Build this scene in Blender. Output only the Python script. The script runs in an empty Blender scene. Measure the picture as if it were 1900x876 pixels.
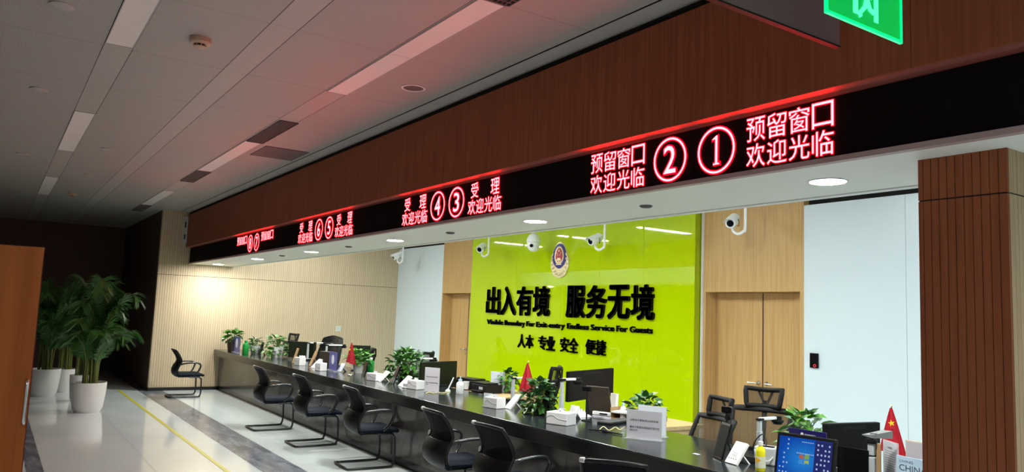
import bpy, bmesh, math, random
from mathutils import Vector, Matrix, Euler

S = bpy.context.scene
COL = S.collection
PI = math.pi
R = math.radians

# ------------------------------------------------------------------ camera
F = 1424.0                      # focal length in pixels of the 1900x876 frame
CAM = Vector((0, 0, 1.65))
YAW, PITCH, ROLL = R(56.15), R(5.92), R(2.253)
_f = Vector((-math.sin(YAW) * math.cos(PITCH), math.cos(YAW) * math.cos(PITCH), math.sin(PITCH)))
_r = _f.cross(Vector((0, 0, 1))).normalized()
_u = _r.cross(_f)
CR = _r * math.cos(ROLL) + _u * math.sin(ROLL)
CU = -_r * math.sin(ROLL) + _u * math.cos(ROLL)
cd = bpy.data.cameras.new('camera')
cam = bpy.data.objects.new('camera', cd)
COL.objects.link(cam)
cd.sensor_width = 36.0
cd.lens = F / 1900.0 * 36.0
cd.clip_start = 0.05
cam.matrix_world = Matrix(((CR.x, CU.x, -_f.x, CAM.x), (CR.y, CU.y, -_f.y, CAM.y), (CR.z, CU.z, -_f.z, CAM.z), (0, 0, 0, 1)))
S.camera = cam

# ------------------------------------------------------------------ world, exposure
w = bpy.data.worlds.new('night')
S.world = w
w.use_nodes = True
w.node_tree.nodes['Background'].inputs[0].default_value = (0.6, 0.7, 1, 1)
w.node_tree.nodes['Background'].inputs[1].default_value = 0.002
S.view_settings.view_transform = 'Standard'
S.view_settings.look = 'None'
S.view_settings.exposure = 0.0
S.view_settings.gamma = 1.0
S.view_settings.use_curve_mapping = False

LAMP_LINEAR = 125.0     # linear lamps over the staff side
LAMP_DOWN = 540.0       # downlights in the soffit
LAMP_HALL_FILL = 56.0        # unseen ceiling panels added behind the camera to brighten the hall
LED_CORE = (34.0, 0.9, 1.0)
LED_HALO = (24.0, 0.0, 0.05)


# ------------------------------------------------------------------ pixel -> point on a real plane
def ray(px, py):
    return _f * 1.0 + CR * ((px - 950) / F) - CU * ((py - 438) / F)


def U(px, py, **k):
    d = ray(px, py)
    (ax, val), = k.items()
    i = 'xyz'.index(ax)
    return CAM + d * ((val - CAM[i]) / d[i])


def UP(px, py, p0, n):          # on the plane through p0 with normal n
    d = ray(px, py)
    return CAM + d * ((p0 - CAM).dot(n) / d.dot(n))


def MPP(p):                     # metres per pixel at p
    return (Vector(p) - CAM).dot(_f) / F


# ------------------------------------------------------------------ materials
MATS = {}


def mat(name, col, rough=0.5, metal=0.0, spec=0.5, emit=None, es=1.0, alpha=1.0, coat=0.0, trans=0.0):
    if name in MATS:
        return MATS[name]
    m = bpy.data.materials.new(name)
    m.use_nodes = True
    b = m.node_tree.nodes['Principled BSDF']
    b.inputs['Base Color'].default_value = (*col, 1)
    b.inputs['Roughness'].default_value = rough
    b.inputs['Metallic'].default_value = metal
    b.inputs['Specular IOR Level'].default_value = spec
    b.inputs['Coat Weight'].default_value = coat
    b.inputs['Coat Roughness'].default_value = 0.03
    b.inputs['Transmission Weight'].default_value = trans
    if emit:
        b.inputs['Emission Color'].default_value = (*emit, 1)
        b.inputs['Emission Strength'].default_value = es
    b.inputs['Alpha'].default_value = alpha
    MATS[name] = m
    return m


def nd(m, t, **k):
    n = m.node_tree.nodes.new(t)
    for a, v in k.items():
        if a.startswith('i_'):
            n.inputs[int(a[2:])].default_value = v
        else:
            setattr(n, a, v)
    return n


def ln(m, a, b):
    m.node_tree.links.new(a, b)


def pos_map(m, scale):
    g = nd(m, 'ShaderNodeNewGeometry')
    mp = nd(m, 'ShaderNodeMapping')
    mp.inputs['Scale'].default_value = scale
    ln(m, g.outputs['Position'], mp.inputs['Vector'])
    return mp.outputs[0]


def ramp(m, fac, stops):
    r = nd(m, 'ShaderNodeValToRGB')
    e = r.color_ramp.elements
    while len(e) < len(stops):
        e.new(0.5)
    for el, (p, c) in zip(e, stops):
        el.position = p
        el.color = (*c, 1)
    ln(m, fac, r.inputs[0])
    return r.outputs[0]


def wood(name, c1, c2, scale=(22, 22, 0.7), rough=0.45, coat=0.0, bump=0.05, spec=0.4):
    m = mat(name, c1, rough, coat=coat, spec=spec)
    v = pos_map(m, scale)
    n = nd(m, 'ShaderNodeTexNoise')
    n.inputs['Scale'].default_value = 2.2
    n.inputs['Detail'].default_value = 6
    n.inputs['Distortion'].default_value = 0.35
    ln(m, v, n.inputs['Vector'])
    b = m.node_tree.nodes['Principled BSDF']
    ln(m, ramp(m, n.outputs[0], [(0.3, c2), (0.62, c1)]), b.inputs['Base Color'])
    bp = nd(m, 'ShaderNodeBump')
    bp.inputs['Strength'].default_value = bump
    bp.inputs['Distance'].default_value = 0.002
    ln(m, n.outputs[0], bp.inputs['Height'])
    ln(m, bp.outputs[0], b.inputs['Normal'])
    return m


def ribbed(name, c1, c2, c3, pitch, axis):
    m = mat(name, c1, 0.55)
    v = pos_map(m, (1, 1, 1))
    wv = nd(m, 'ShaderNodeTexWave', wave_type='BANDS', bands_direction=axis, wave_profile='SIN')
    wv.inputs['Scale'].default_value = 2 * PI / pitch / 20.0
    wv.inputs['Distortion'].default_value = 0.0
    ln(m, v, wv.inputs['Vector'])
    v2 = pos_map(m, (9, 9, 0.35))
    n = nd(m, 'ShaderNodeTexNoise')
    n.inputs['Scale'].default_value = 3
    n.inputs['Detail'].default_value = 4
    ln(m, v2, n.inputs['Vector'])
    base = ramp(m, n.outputs[0], [(0.35, c2), (0.6, c1)])
    mx = nd(m, 'ShaderNodeMixRGB', blend_type='MIX')
    ln(m, ramp(m, wv.outputs[1], [(0.05, (1, 1, 1)), (0.4, (0, 0, 0))]), mx.inputs[0])
    ln(m, base, mx.inputs[1])
    mx.inputs[2].default_value = (*c3, 1)
    b = m.node_tree.nodes['Principled BSDF']
    ln(m, mx.outputs[0], b.inputs['Base Color'])
    bp = nd(m, 'ShaderNodeBump')
    bp.inputs['Strength'].default_value = 0.5
    bp.inputs['Distance'].default_value = 0.004
    ln(m, wv.outputs[1], bp.inputs['Height'])
    ln(m, bp.outputs[0], b.inputs['Normal'])
    return m


def marble(name, c1, c2, rough, scale=2.0, stretch=(1, 1, 1), spec=0.5):
    m = mat(name, c1, rough, spec=spec)
    v = pos_map(m, stretch)
    n = nd(m, 'ShaderNodeTexNoise')
    n.inputs['Scale'].default_value = scale
    n.inputs['Detail'].default_value = 8
    n.inputs['Distortion'].default_value = 0.8
    ln(m, v, n.inputs['Vector'])
    ln(m, ramp(m, n.outputs[0], [(0.35, c1), (0.68, c2)]), m.node_tree.nodes['Principled BSDF'].inputs['Base Color'])
    return m


M_letter = mat('matt_black_letter', (0.006, 0.006, 0.006), 0.7, spec=0.15)
M_wood = wood('light_oak_veneer', (0.60, 0.385, 0.16), (0.50, 0.295, 0.11))
M_desk = wood('desk_oak', (0.62, 0.45, 0.22), (0.52, 0.35, 0.16), (1.2, 24, 24))
M_fascia = wood('red_brown_veneer', (0.33, 0.097, 0.046), (0.24, 0.064, 0.03), rough=0.55, spec=0.2)
M_pillar = wood('brown_slat_wood', (0.32, 0.098, 0.042), (0.25, 0.072, 0.03), rough=0.55, spec=0.2)
M_pillar_lit = wood('painted_lit_slat_wood', (0.5, 0.36, 0.2), (0.42, 0.29, 0.15), rough=0.5)  # pillar side painted paler for the warm light falling on it
M_cab = wood('orange_cabinet_veneer', (0.37, 0.105, 0.02), (0.30, 0.076, 0.013), (14, 14, 0.6), rough=0.45, spec=0.15)
M_cabedge = wood('cabinet_edge', (0.2, 0.035, 0.015), (0.15, 0.025, 0.01), rough=0.4)
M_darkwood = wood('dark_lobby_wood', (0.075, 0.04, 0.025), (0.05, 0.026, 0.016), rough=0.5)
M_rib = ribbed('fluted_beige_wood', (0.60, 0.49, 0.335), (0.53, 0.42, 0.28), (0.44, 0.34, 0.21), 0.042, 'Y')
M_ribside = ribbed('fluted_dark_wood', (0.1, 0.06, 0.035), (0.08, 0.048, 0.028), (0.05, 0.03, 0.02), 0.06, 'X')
M_groove = mat('dark_groove', (0.02, 0.015, 0.012), 0.8)
M_white = mat('white_paint', (0.8, 0.82, 0.81), 0.55)
M_soffit = mat('soffit_paint', (0.84, 0.85, 0.81), 0.6)
M_glasswhite = mat('white_back_painted_glass', (0.69, 0.80, 0.86), 0.3, spec=0.4)
M_lime = mat('lime_back_painted_glass', (0.46, 0.63, 0.001), 0.5, spec=0.0, coat=0.9)
M_limeedge = mat('lime_panel_edge', (0.36, 0.45, 0.002), 0.3)
M_blackgap = mat('black_gap', (0.006, 0.006, 0.006), 0.9)
M_stone = marble('black_granite', (0.012, 0.016, 0.019), (0.022, 0.028, 0.032), 0.15, 90, spec=0.6)
M_stonefront = marble('grey_brown_marble', (0.045, 0.042, 0.04), (0.12, 0.112, 0.104), 0.16, 2.4, spec=0.55)
M_kick = mat('black_kick', (0.008, 0.008, 0.008), 0.25)
M_floor = marble('pale_polished_tile', (0.62, 0.69, 0.70), (0.70, 0.765, 0.765), 0.1, 0.9)
M_stripe = marble('grey_marble_stripe', (0.10, 0.115, 0.14), (0.26, 0.285, 0.33), 0.17, 3.2, (0.7, 3, 1))
M_tape = mat('yellow_tape', (0.46, 0.44, 0.015), 0.45)
M_black = mat('black_plastic', (0.006, 0.006, 0.007), 0.4, spec=0.3)
M_blackm = mat('matt_black', (0.008, 0.008, 0.009), 0.6, spec=0.25)
M_blackgl = mat('gloss_black', (0.006, 0.006, 0.007), 0.2, spec=0.15)
M_led = mat('led_black', (0.007, 0.004, 0.005), 0.85, spec=0.08)
M_ledcore = mat('led_lit', (0, 0, 0), 0.9, emit=LED_CORE)
M_ledhalo = mat('led_painted_bloom', (0, 0, 0), 0.9, emit=LED_HALO)  # bloom round the lit strokes, built as enlarged glowing red copies
M_bezel = mat('led_bezel', (0.42, 0.3, 0.3), 0.5)
M_seat = mat('navy_black_fabric', (0.006, 0.009, 0.017), 0.75, spec=0.08)
M_steel = mat('black_tube_steel', (0.012, 0.014, 0.016), 0.25)
M_arm = mat('black_arm_plastic', (0.018, 0.021, 0.023), 0.22)
M_palegrey = mat('pale_grey', (0.6, 0.62, 0.62), 0.3)
M_chrome = mat('brushed_steel', (0.6, 0.6, 0.59), 0.25, metal=1.0)
M_silver = mat('silver_plastic', (0.5, 0.54, 0.57), 0.35)
M_whitep = mat('white_plastic', (0.82, 0.84, 0.85), 0.35)
M_greyp = mat('grey_plastic', (0.5, 0.52, 0.55), 0.4)
M_paper = mat('paper', (0.60, 0.59, 0.66), 0.7)
M_paper2 = mat('pale_card', (0.72, 0.77, 0.86), 0.6)
M_ink = mat('ink', (0.03, 0.03, 0.04), 0.7)
M_acr = mat('clear_acrylic', (0.85, 0.88, 0.92), 0.1, alpha=0.45)
M_blue = mat('blue_board', (0.06, 0.065, 0.33), 0.3)
M_purple = mat('indigo_board', (0.018, 0.014, 0.12), 0.3)
M_leaf = mat('pothos_leaf', (0.05, 0.17, 0.022), 0.35)
M_leaf2 = mat('dark_leaf', (0.03, 0.105, 0.016), 0.3)
M_leaf3 = mat('bright_leaf', (0.085, 0.26, 0.025), 0.4)
M_palm = mat('palm_leaf', (0.03, 0.13, 0.018), 0.45)
M_stem = mat('green_stem', (0.1, 0.2, 0.04), 0.5)
M_pstem = mat('palm_stem', (0.12, 0.15, 0.03), 0.5)
M_soil = mat('soil', (0.03, 0.02, 0.014), 0.9)
M_potw = mat('white_ceramic', (0.72, 0.72, 0.72), 0.35)
M_potb = mat('brown_pot', (0.07, 0.045, 0.03), 0.5)
M_flag = mat('red_flag_cloth', (0.55, 0.012, 0.03), 0.65)
M_yel = mat('yellow_star', (0.85, 0.7, 0.02), 0.6)
M_gold = mat('gold_relief', (0.78, 0.66, 0.4), 0.35, metal=0.35)
M_navy = mat('emblem_blue', (0.025, 0.025, 0.2), 0.2)
M_red = mat('emblem_red', (0.42, 0.012, 0.02), 0.25)
M_brownback = mat('dark_brown_shell', (0.055, 0.042, 0.03), 0.5, spec=0.2)
M_greyglass = mat('dark_glass', (0.016, 0.016, 0.015), 0.35, spec=0.05)
M_olive = mat('dark_olive_shell', (0.012, 0.015, 0.008), 0.5, spec=0.15)
M_mon = mat('black_monitor_shell', (0.007, 0.007, 0.008), 0.55, spec=0.12)
M_juice = mat('yellow_juice', (0.8, 0.75, 0.02), 0.15, coat=0.5)
M_label = mat('pale_label', (0.75, 0.78, 0.6), 0.4)
M_orange = mat('orange_mark', (0.8, 0.45, 0.02), 0.5)
M_green = mat('green_plastic', (0.01, 0.3, 0.05), 0.3)
M_bottle = mat('clear_blue_bottle', (0.55, 0.72, 0.8), 0.2)
M_tissue = mat('tissue_box_white', (0.78, 0.78, 0.8), 0.5)
M_diff = mat('lamp_diffuser_off', (0.8, 0.8, 0.79), 0.5)
M_lampframe = mat('lamp_frame', (0.45, 0.44, 0.44), 0.5)
M_lamp = mat('linear_lamp_on', (0.9, 0.9, 0.9), 0.5, emit=(0.95, 1.0, 0.98), es=LAMP_LINEAR)
M_down = mat('downlight_on', (0.9, 0.9, 0.9), 0.5, emit=(1.0, 0.98, 0.9), es=LAMP_DOWN)
M_hall_fill = mat('hall_fill_panel', (0.9, 0.9, 0.9), 0.5, emit=(0.9, 1.0, 1.0), es=LAMP_HALL_FILL)
M_beige = mat('beige_plastic', (0.5, 0.36, 0.27), 0.4)
M_grey_disc = mat('grey_grille', (0.12, 0.11, 0.11), 0.7)
M_insp = mat('dark_grey_panel', (0.1, 0.1, 0.1), 0.6)
M_vent = mat('vent_metal', (0.13, 0.12, 0.12), 0.5)
M_ceilplain = mat('ceiling_strip_metal', (0.43, 0.425, 0.41), 0.5)
M_lens = mat('camera_lens', (0.005, 0.006, 0.012), 0.05)
M_cardboard = mat('cardboard', (0.42, 0.26, 0.12), 0.7)
M_signback = mat('dark_mauve_sign', (0.24, 0.125, 0.155), 0.5)
M_exit = mat('exit_green', (0.0, 0.2, 0.03), 0.2, emit=(0.0, 0.6, 0.09), es=0.75)
M_exitedge = mat('exit_edge', (0.0, 0.3, 0.05), 0.2, emit=(0.0, 1.0, 0.22), es=1.6)
M_exitlit = mat('exit_pictogram', (0.1, 0.5, 0.3), 0.2, emit=(0.08, 1.0, 0.5), es=1.1)


def ceiling_perf():
    m = mat('perforated_ceiling_metal', (0.35, 0.335, 0.325), 0.55)
    g = nd(m, 'ShaderNodeNewGeometry')
    sc = nd(m, 'ShaderNodeVectorMath', operation='SCALE')
    sc.inputs['Scale'].default_value = 1 / 0.0085
    fr = nd(m, 'ShaderNodeVectorMath', operation='FRACTION')
    sb = nd(m, 'ShaderNodeVectorMath', operation='SUBTRACT')
    sb.inputs[1].default_value = (0.5, 0.5, 0.0)
    ml = nd(m, 'ShaderNodeVectorMath', operation='MULTIPLY')
    ml.inputs[1].default_value = (1, 1, 0)
    le = nd(m, 'ShaderNodeVectorMath', operation='LENGTH')
    ln(m, g.outputs['Position'], sc.inputs[0])
    ln(m, sc.outputs[0], fr.inputs[0])
    ln(m, fr.outputs[0], sb.inputs[0])
    ln(m, sb.outputs[0], ml.inputs[0])
    ln(m, ml.outputs[0], le.inputs[0])
    ln(m, ramp(m, le.outputs['Value'], [(0.25, (0.13, 0.128, 0.12)), (0.32, (0.475, 0.465, 0.45))]),
       m.node_tree.nodes['Principled BSDF'].inputs['Base Color'])
    return m


M_perf = ceiling_perf()


def mesh_fabric(name, col, a):
    return mat(name, col, 0.8, alpha=a, spec=0.15)


M_mesh = mesh_fabric('chair_mesh_dense', (0.006, 0.007, 0.010), 0.9)
M_meshthin = mesh_fabric('chair_mesh_thin', (0.05, 0.042, 0.035), 0.72)


def screen_mat():
    m = mat('blue_desktop_screen', (0, 0, 0), 0.15)
    tc = nd(m, 'ShaderNodeTexCoord')
    gr = nd(m, 'ShaderNodeTexGradient', gradient_type='SPHERICAL')
    mp = nd(m, 'ShaderNodeMapping')
    mp.inputs['Location'].default_value = (0.0, 0, 0)
    mp.inputs['Scale'].default_value = (3.4, 1, 4.2)
    ln(m, tc.outputs['Object'], mp.inputs['Vector'])
    ln(m, mp.outputs[0], gr.inputs['Vector'])
    b = m.node_tree.nodes['Principled BSDF']
    ln(m, ramp(m, gr.outputs[0], [(0.0, (0.004, 0.015, 0.16)), (0.5, (0.004, 0.07, 0.42)), (1.0, (0.02, 0.24, 0.7))]), b.inputs['Emission Color'])
    b.inputs['Emission Strength'].default_value = 0.9
    return m


M_screen = screen_mat()
M_icon = mat('screen_icon', (0, 0, 0), 0.5, emit=(0.45, 0.6, 0.85), es=0.8)
M_dock = mat('screen_dock', (0, 0, 0), 0.5, emit=(0.006, 0.012, 0.13), es=0.9)
M_lr = mat('screen_red', (0, 0, 0), 0.5, emit=(0.5, 0.12, 0.06), es=0.8)
M_lg = mat('screen_green', (0, 0, 0), 0.5, emit=(0.2, 0.42, 0.1), es=0.8)
M_lb = mat('screen_cyan', (0, 0, 0), 0.5, emit=(0.05, 0.3, 0.75), es=0.8)
M_ly = mat('screen_yellow', (0, 0, 0), 0.5, emit=(0.42, 0.5, 0.08), es=0.8)
M_redlight = mat('red_indicator', (0.1, 0, 0), 0.4, emit=(0.9, 0.05, 0.08), es=1.2)


# ------------------------------------------------------------------ mesh builder
class MB:
    def __init__(s):
        s.v, s.f, s.m = [], [], []

    def add(s, verts, faces, mi=0):
        o = len(s.v)
        s.v += [tuple(p) for p in verts]
        s.f += [tuple(i + o for i in f) for f in faces]
        s.m += [mi] * len(faces)
        return s

    def box(s, a, b, mi=0, M=None):
        x0, y0, z0 = a
        x1, y1, z1 = b
        vs = [Vector(p) for p in ((x0, y0, z0), (x1, y0, z0), (x1, y1, z0), (x0, y1, z0), (x0, y0, z1), (x1, y0, z1), (x1, y1, z1), (x0, y1, z1))]
        if M:
            vs = [M @ p for p in vs]
        return s.add(vs, [(0, 3, 2, 1), (4, 5, 6, 7), (0, 1, 5, 4), (1, 2, 6, 5), (2, 3, 7, 6), (3, 0, 4, 7)], mi)

    def bbox(s, c, d, mi=0, M=None):
        return s.box([c[i] - d[i] / 2 for i in range(3)], [c[i] + d[i] / 2 for i in range(3)], mi, M)

    def lathe(s, prof, n=24, mi=0, c=(0, 0, 0), M=None, cap=True):
        vs = []
        for r, z in prof:
            for k in range(n):
                a = 2 * PI * k / n
                vs.append(Vector((c[0] + r * math.cos(a), c[1] + r * math.sin(a), c[2] + z)))
        if M:
            vs = [M @ p for p in vs]
        fs = []
        for i in range(len(prof) - 1):
            for k in range(n):
                k2 = (k + 1) % n
                fs.append((i * n + k, i * n + k2, (i + 1) * n + k2, (i + 1) * n + k))
        if cap:
            fs.append(tuple(range(n - 1, -1, -1)))
            fs.append(tuple(range((len(prof) - 1) * n, len(prof) * n)))
        return s.add(vs, fs, mi)

    def cyl(s, p0, p1, r0, r1=None, n=16, mi=0):
        return s.tube([p0, p1], [r0, r0 if r1 is None else r1], n, mi)

    def tube(s, pts, r, n=8, mi=0, closed=False, flat=None):
        pts = [Vector(p) for p in pts]
        N = len(pts)
        rr = r if isinstance(r, (list, tuple)) else [r] * N
        vs = []
        up = None
        for i, p in enumerate(pts):
            if closed:
                t = (pts[(i + 1) % N] - pts[i - 1])
            else:
                t = (pts[min(i + 1, N - 1)] - pts[max(i - 1, 0)])
            t.normalize()
            if up is None:
                up = Vector((0, 0, 1)) if abs(t.z) < 0.9 else Vector((1, 0, 0))
            a = t.cross(up)
            if a.length < 1e-6:
                a = t.orthogonal()
            a.normalize()
            b = a.cross(t).normalized()
            up = b
            for k in range(n):
                q = 2 * PI * k / n
                vs.append(p + (a * math.cos(q) * (flat or 1.0) + b * math.sin(q)) * rr[i])
        fs = []
        M_ = N if closed else N - 1
        for i in range(M_):
            j = (i + 1) % N
            for k in range(n):
                k2 = (k + 1) % n
                fs.append((i * n + k, i * n + k2, j * n + k2, j * n + k))
        if not closed:
            fs.append(tuple(range(n - 1, -1, -1)))
            fs.append(tuple(range((N - 1) * n, N * n)))
        return s.add(vs, fs, mi)

    def grid(s, fn, nu, nv, mi=0, thick=0.0):
        P = [[Vector(fn(i / nu, j / nv)) for i in range(nu + 1)] for j in range(nv + 1)]
        vs = [p for row in P for p in row]
        w_ = nu + 1
        fs = [(j * w_ + i, j * w_ + i + 1, (j + 1) * w_ + i + 1, (j + 1) * w_ + i) for j in range(nv) for i in range(nu)]
        if thick:
            nrm = [Vector() for _ in vs]
            for f in fs:
                a, b, c, d = (vs[k] for k in f)
                q = (c - a).cross(d - b)
                for k in f:
                    nrm[k] += q
            n0 = len(vs)
            vs = vs + [v - n.normalized() * thick for v, n in zip(vs, nrm)]
            back = [tuple(k + n0 for k in reversed(f)) for f in fs]
            rim = []
            ring = [i for i in range(w_)] + [j * w_ + nu for j in range(1, nv + 1)] + [nv * w_ + i for i in range(nu - 1, -1, -1)] + [j * w_ for j in range(nv - 1, 0, -1)]
            for a, b in zip(ring, ring[1:] + ring[:1]):
                rim.append((b, a, a + n0, b + n0))
            fs = fs + back + rim
        return s.add(vs, fs, mi)

    def prism(s, pts, d, mi=0, fn=None):     # polygon pts (u,v) extruded 0..d; fn maps (u,v,w)
        fn = fn or (lambda u, v, w_: (u, -w_, v))
        n = len(pts)
        vs = [fn(u, v, 0) for u, v in pts] + [fn(u, v, d) for u, v in pts]
        fs = [tuple(range(n - 1, -1, -1)), tuple(range(n, 2 * n))] + [(i, (i + 1) % n, n + (i + 1) % n, n + i) for i in range(n)]
        return s.add(vs, fs, mi)

    def build(s, name, mats, parent=None, smooth=None, bevel=0.0):
        me = bpy.data.meshes.new(name)
        me.from_pydata(s.v, [], s.f)
        if not isinstance(mats, (list, tuple)):
            mats = [mats]
        for m in mats:
            me.materials.append(m)
        me.polygons.foreach_set('material_index', s.m)
        if smooth:
            me.polygons.foreach_set('use_smooth', [True] * len(s.f))
            me.set_sharp_from_angle(angle=R(smooth))
        bm = bmesh.new()
        bm.from_mesh(me)
        bmesh.ops.recalc_face_normals(bm, faces=bm.faces)
        bm.to_mesh(me)
        bm.free()
        me.update()
        o = bpy.data.objects.new(name, me)
        COL.objects.link(o)
        if parent:
            o.parent = parent
        if bevel:
            b = o.modifiers.new('bevel', 'BEVEL')
            b.width = bevel
            b.segments = 2
            b.limit_method = 'ANGLE'
        return o


def spline(pts, n=6):
    pts = [Vector(p) for p in pts]
    out = []
    for i in range(len(pts) - 1):
        p0 = pts[max(i - 1, 0)]
        p1, p2 = pts[i], pts[i + 1]
        p3 = pts[min(i + 2, len(pts) - 1)]
        for k in range(n):
            t = k / n
            out.append(0.5 * ((2 * p1) + (p2 - p0) * t + (2 * p0 - 5 * p1 + 4 * p2 - p3) * t * t + (3 * p1 - p0 - 3 * p2 + p3) * t ** 3))
    out.append(pts[-1])
    return out


def thing(name, label, cat, loc=(0, 0, 0), rz=0.0, group=None):
    o = bpy.data.objects.new(name, None)
    o.empty_display_size = 0.1
    COL.objects.link(o)
    o.location = loc
    o.rotation_euler = (0, 0, rz)
    return tag(o, label, cat, group)


def tag(o, label, cat, group=None, kind=None):
    o['label'] = label
    o['category'] = cat
    if group:
        o['group'] = group
    if kind:
        o['kind'] = kind
    return o


def struct(o, label=None):
    o['kind'] = 'structure'
    if label:
        o['label'] = label
    return o


def dup(root, label, loc, rz=None, group=None):
    r = root.copy()
    COL.objects.link(r)
    r.location = loc
    if rz is not None:
        r.rotation_euler = (0, 0, rz)
    r['label'] = label
    if group:
        r['group'] = group
    for ch in list(root.children):
        c = ch.copy()
        COL.objects.link(c)
        c.parent = r
        for g in list(ch.children):
            d = g.copy()
            COL.objects.link(d)
            d.parent = c
    return r


# ------------------------------------------------------------------ lettering
_GC = {}


def glyphs(body, offset=0.0, extrude=0.0):
    key = (body, offset, extrude)
    if key not in _GC:
        c = bpy.data.curves.new('lettering', 'FONT')
        c.body = body
        c.size = 1.0
        c.resolution_u = 3
        c.offset = offset
        c.extrude = extrude
        o = bpy.data.objects.new('lettering', c)
        COL.objects.link(o)
        dg = bpy.context.evaluated_depsgraph_get()
        me = bpy.data.meshes.new_from_object(o.evaluated_get(dg))
        _GC[key] = ([tuple(v.co) for v in me.vertices], [tuple(p.vertices) for p in me.polygons])
        bpy.data.objects.remove(o)
        bpy.data.curves.remove(c)
        bpy.data.meshes.remove(me)
    return _GC[key]


def text_into(mb, body, u0, u1, v0, v1, fn, mi=0, offset=0.0, extrude=0.0, w0=0.0, mid=False):
    vs, fs = glyphs(body, 0.0, 0.0)
    xs = [p[0] for p in vs]
    ys = [p[1] for p in vs]
    x0, x1, y0, y1 = min(xs), max(xs), min(ys), max(ys)
    su, sv = (u1 - u0) / (x1 - x0), (v1 - v0) / (y1 - y0)
    vs, fs = glyphs(body, min(offset, 0.0), extrude)
    sh = [(0, 0)]
    if offset > 0:
        sh = [(offset * math.cos(k * PI / 4), offset * math.sin(k * PI / 4)) for k in range(8)]
    for ox, oy in sh:
        mb.add([fn(u0 + (p[0] - x0) * su + ox * sv, v0 + (p[1] - y0 + oy) * sv, w0 + p[2]) for p in vs], fs, mi)


# ================================================================== SETTING
XE = -15.7              # end wall
YB = 7.5                # back wall
YF = 3.0                # fascia face
YL = 3.083              # LED face
ZC = 3.39               # hall ceiling
ZS = 2.395              # soffit underside
ZI = 3.3                # ceiling over the staff side
CT = 0.775              # counter top
XR = 4.5                # wall behind the camera
YH = -6.0               # far side of the hall
XD = -20.6              # dark wall of the lobby
YG = 7.37               # face of the lime panel

# floor: pale tiles with two dark marble stripes set in
mb = MB()
ys = [YH, 0.42, 0.56, 2.40, 2.80, YB + 0.4]
for i in range(5):
    dark = i in (1, 3)
    stepx = 0.8
    nx = int((XR - XD) / stepx) + 1
    rows = max(1, round((ys[i + 1] - ys[i]) / 0.8))
    for j in range(rows):
        y0 = ys[i] + (ys[i + 1] - ys[i]) * j / rows
        y1 = ys[i] + (ys[i + 1] - ys[i]) * (j + 1) / rows
        for k in range(nx):
            x0 = XD + k * stepx
            g = 0.0012
            mb.add([(x0 + g, y0 + g, 0), (x0 + stepx - g, y0 + g, 0), (x0 + stepx - g, y1 - g, 0), (x0 + g, y1 - g, 0)], [(0, 1, 2, 3)], 1 if dark else 0)
mb.add([(XD, YH, -0.004), (XR + 0.8, YH, -0.004), (XR + 0.8, YB + 0.4, -0.004), (XD, YB + 0.4, -0.004)], [(0, 1, 2, 3)], 2)
mb.box((XD, YH, -0.1), (XR + 0.8, YB + 0.4, -0.05), 2)
struct(mb.build('floor', [M_floor, M_stripe, mat('grout', (0.3, 0.31, 0.31), 0.6)]))

# hall ceiling: perforated panels between plain strips, dark open joints
mb = MB()
NS = 0.795
strips = [(0.48 + NS * k, 0.66 + NS * k) for k in range(-8, 3)]
g = 0.003
X0 = -4.68 - 1.167 * 14
nxp = 22
skip = set()
for (a, b) in strips:
    for k in range(nxp):
        x0 = X0 + 1.167 * k
        mb.add([(x0 + g * 0.3, a + g, ZC), (x0 + 1.167 - g * 0.3, a + g, ZC), (x0 + 1.167 - g * 0.3, b - g, ZC), (x0 + g * 0.3, b - g, ZC)], [(0, 1, 2, 3)], 1)
        y0, y1 = b, a + NS
        if y1 > 2.87:
            y1 = 2.87
        mb.add([(x0 + g * 0.4, y0 + g * 0.5, ZC), (x0 + 1.167 - g * 0.4, y0 + g * 0.5, ZC), (x0 + 1.167 - g * 0.4, y1 - g * 0.5, ZC), (x0 + g * 0.4, y1 - g * 0.5, ZC)], [(0, 1, 2, 3)], 0)
mb.add([(X0, 2.872, ZC - 0.004), (XR, 2.872, ZC - 0.004), (XR, 3.05, ZC - 0.004), (X0, 3.05, ZC - 0.004)], [(0, 1, 2, 3)], 1)
mb.box((XD - 0.5, YH, ZC + 0.012), (XR, 3.12, ZC + 0.1), 2)
struct(mb.build('ceiling', [M_perf, M_ceilplain, M_groove]))

# end wall of fluted beige wood, with the return into the dark lobby
mb = MB()
YE = 2.55
mb.box((XE - 0.12, YE, 0.06), (XE, YB + 0.3, 2.165), 0)
mb.box((XE - 0.12, YE, 2.173), (XE, YB + 0.3, ZC + 0.02), 0)
mb.box((XE - 0.2, YE + 0.005, 0), (XE - 0.006, YB + 0.3, ZC + 0.02), 1)
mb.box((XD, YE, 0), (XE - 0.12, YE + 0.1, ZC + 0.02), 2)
struct(mb.build('wall_left', [M_rib, M_groove, M_ribside]))
mb = MB()
mb.box((XE - 0.005, YE - 0.005, 0), (XE + 0.012, 3.78, 0.06))
struct(mb.build('baseboard_left', M_kick))
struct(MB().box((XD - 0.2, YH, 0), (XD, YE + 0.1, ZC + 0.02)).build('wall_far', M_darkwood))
struct(MB().box((XD, YH - 0.2, 0), (XR, YH, ZC + 0.02)).build('wall_side', mat('hall_side_paint', (0.3, 0.27, 0.24), 0.6)))
struct(MB().box((XR, YH, 0), (XR + 0.2, YB + 0.4, ZC + 0.02)).build('wall_behind', mat('hall_rear_paint', (0.5, 0.45, 0.4), 0.6)))

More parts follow.
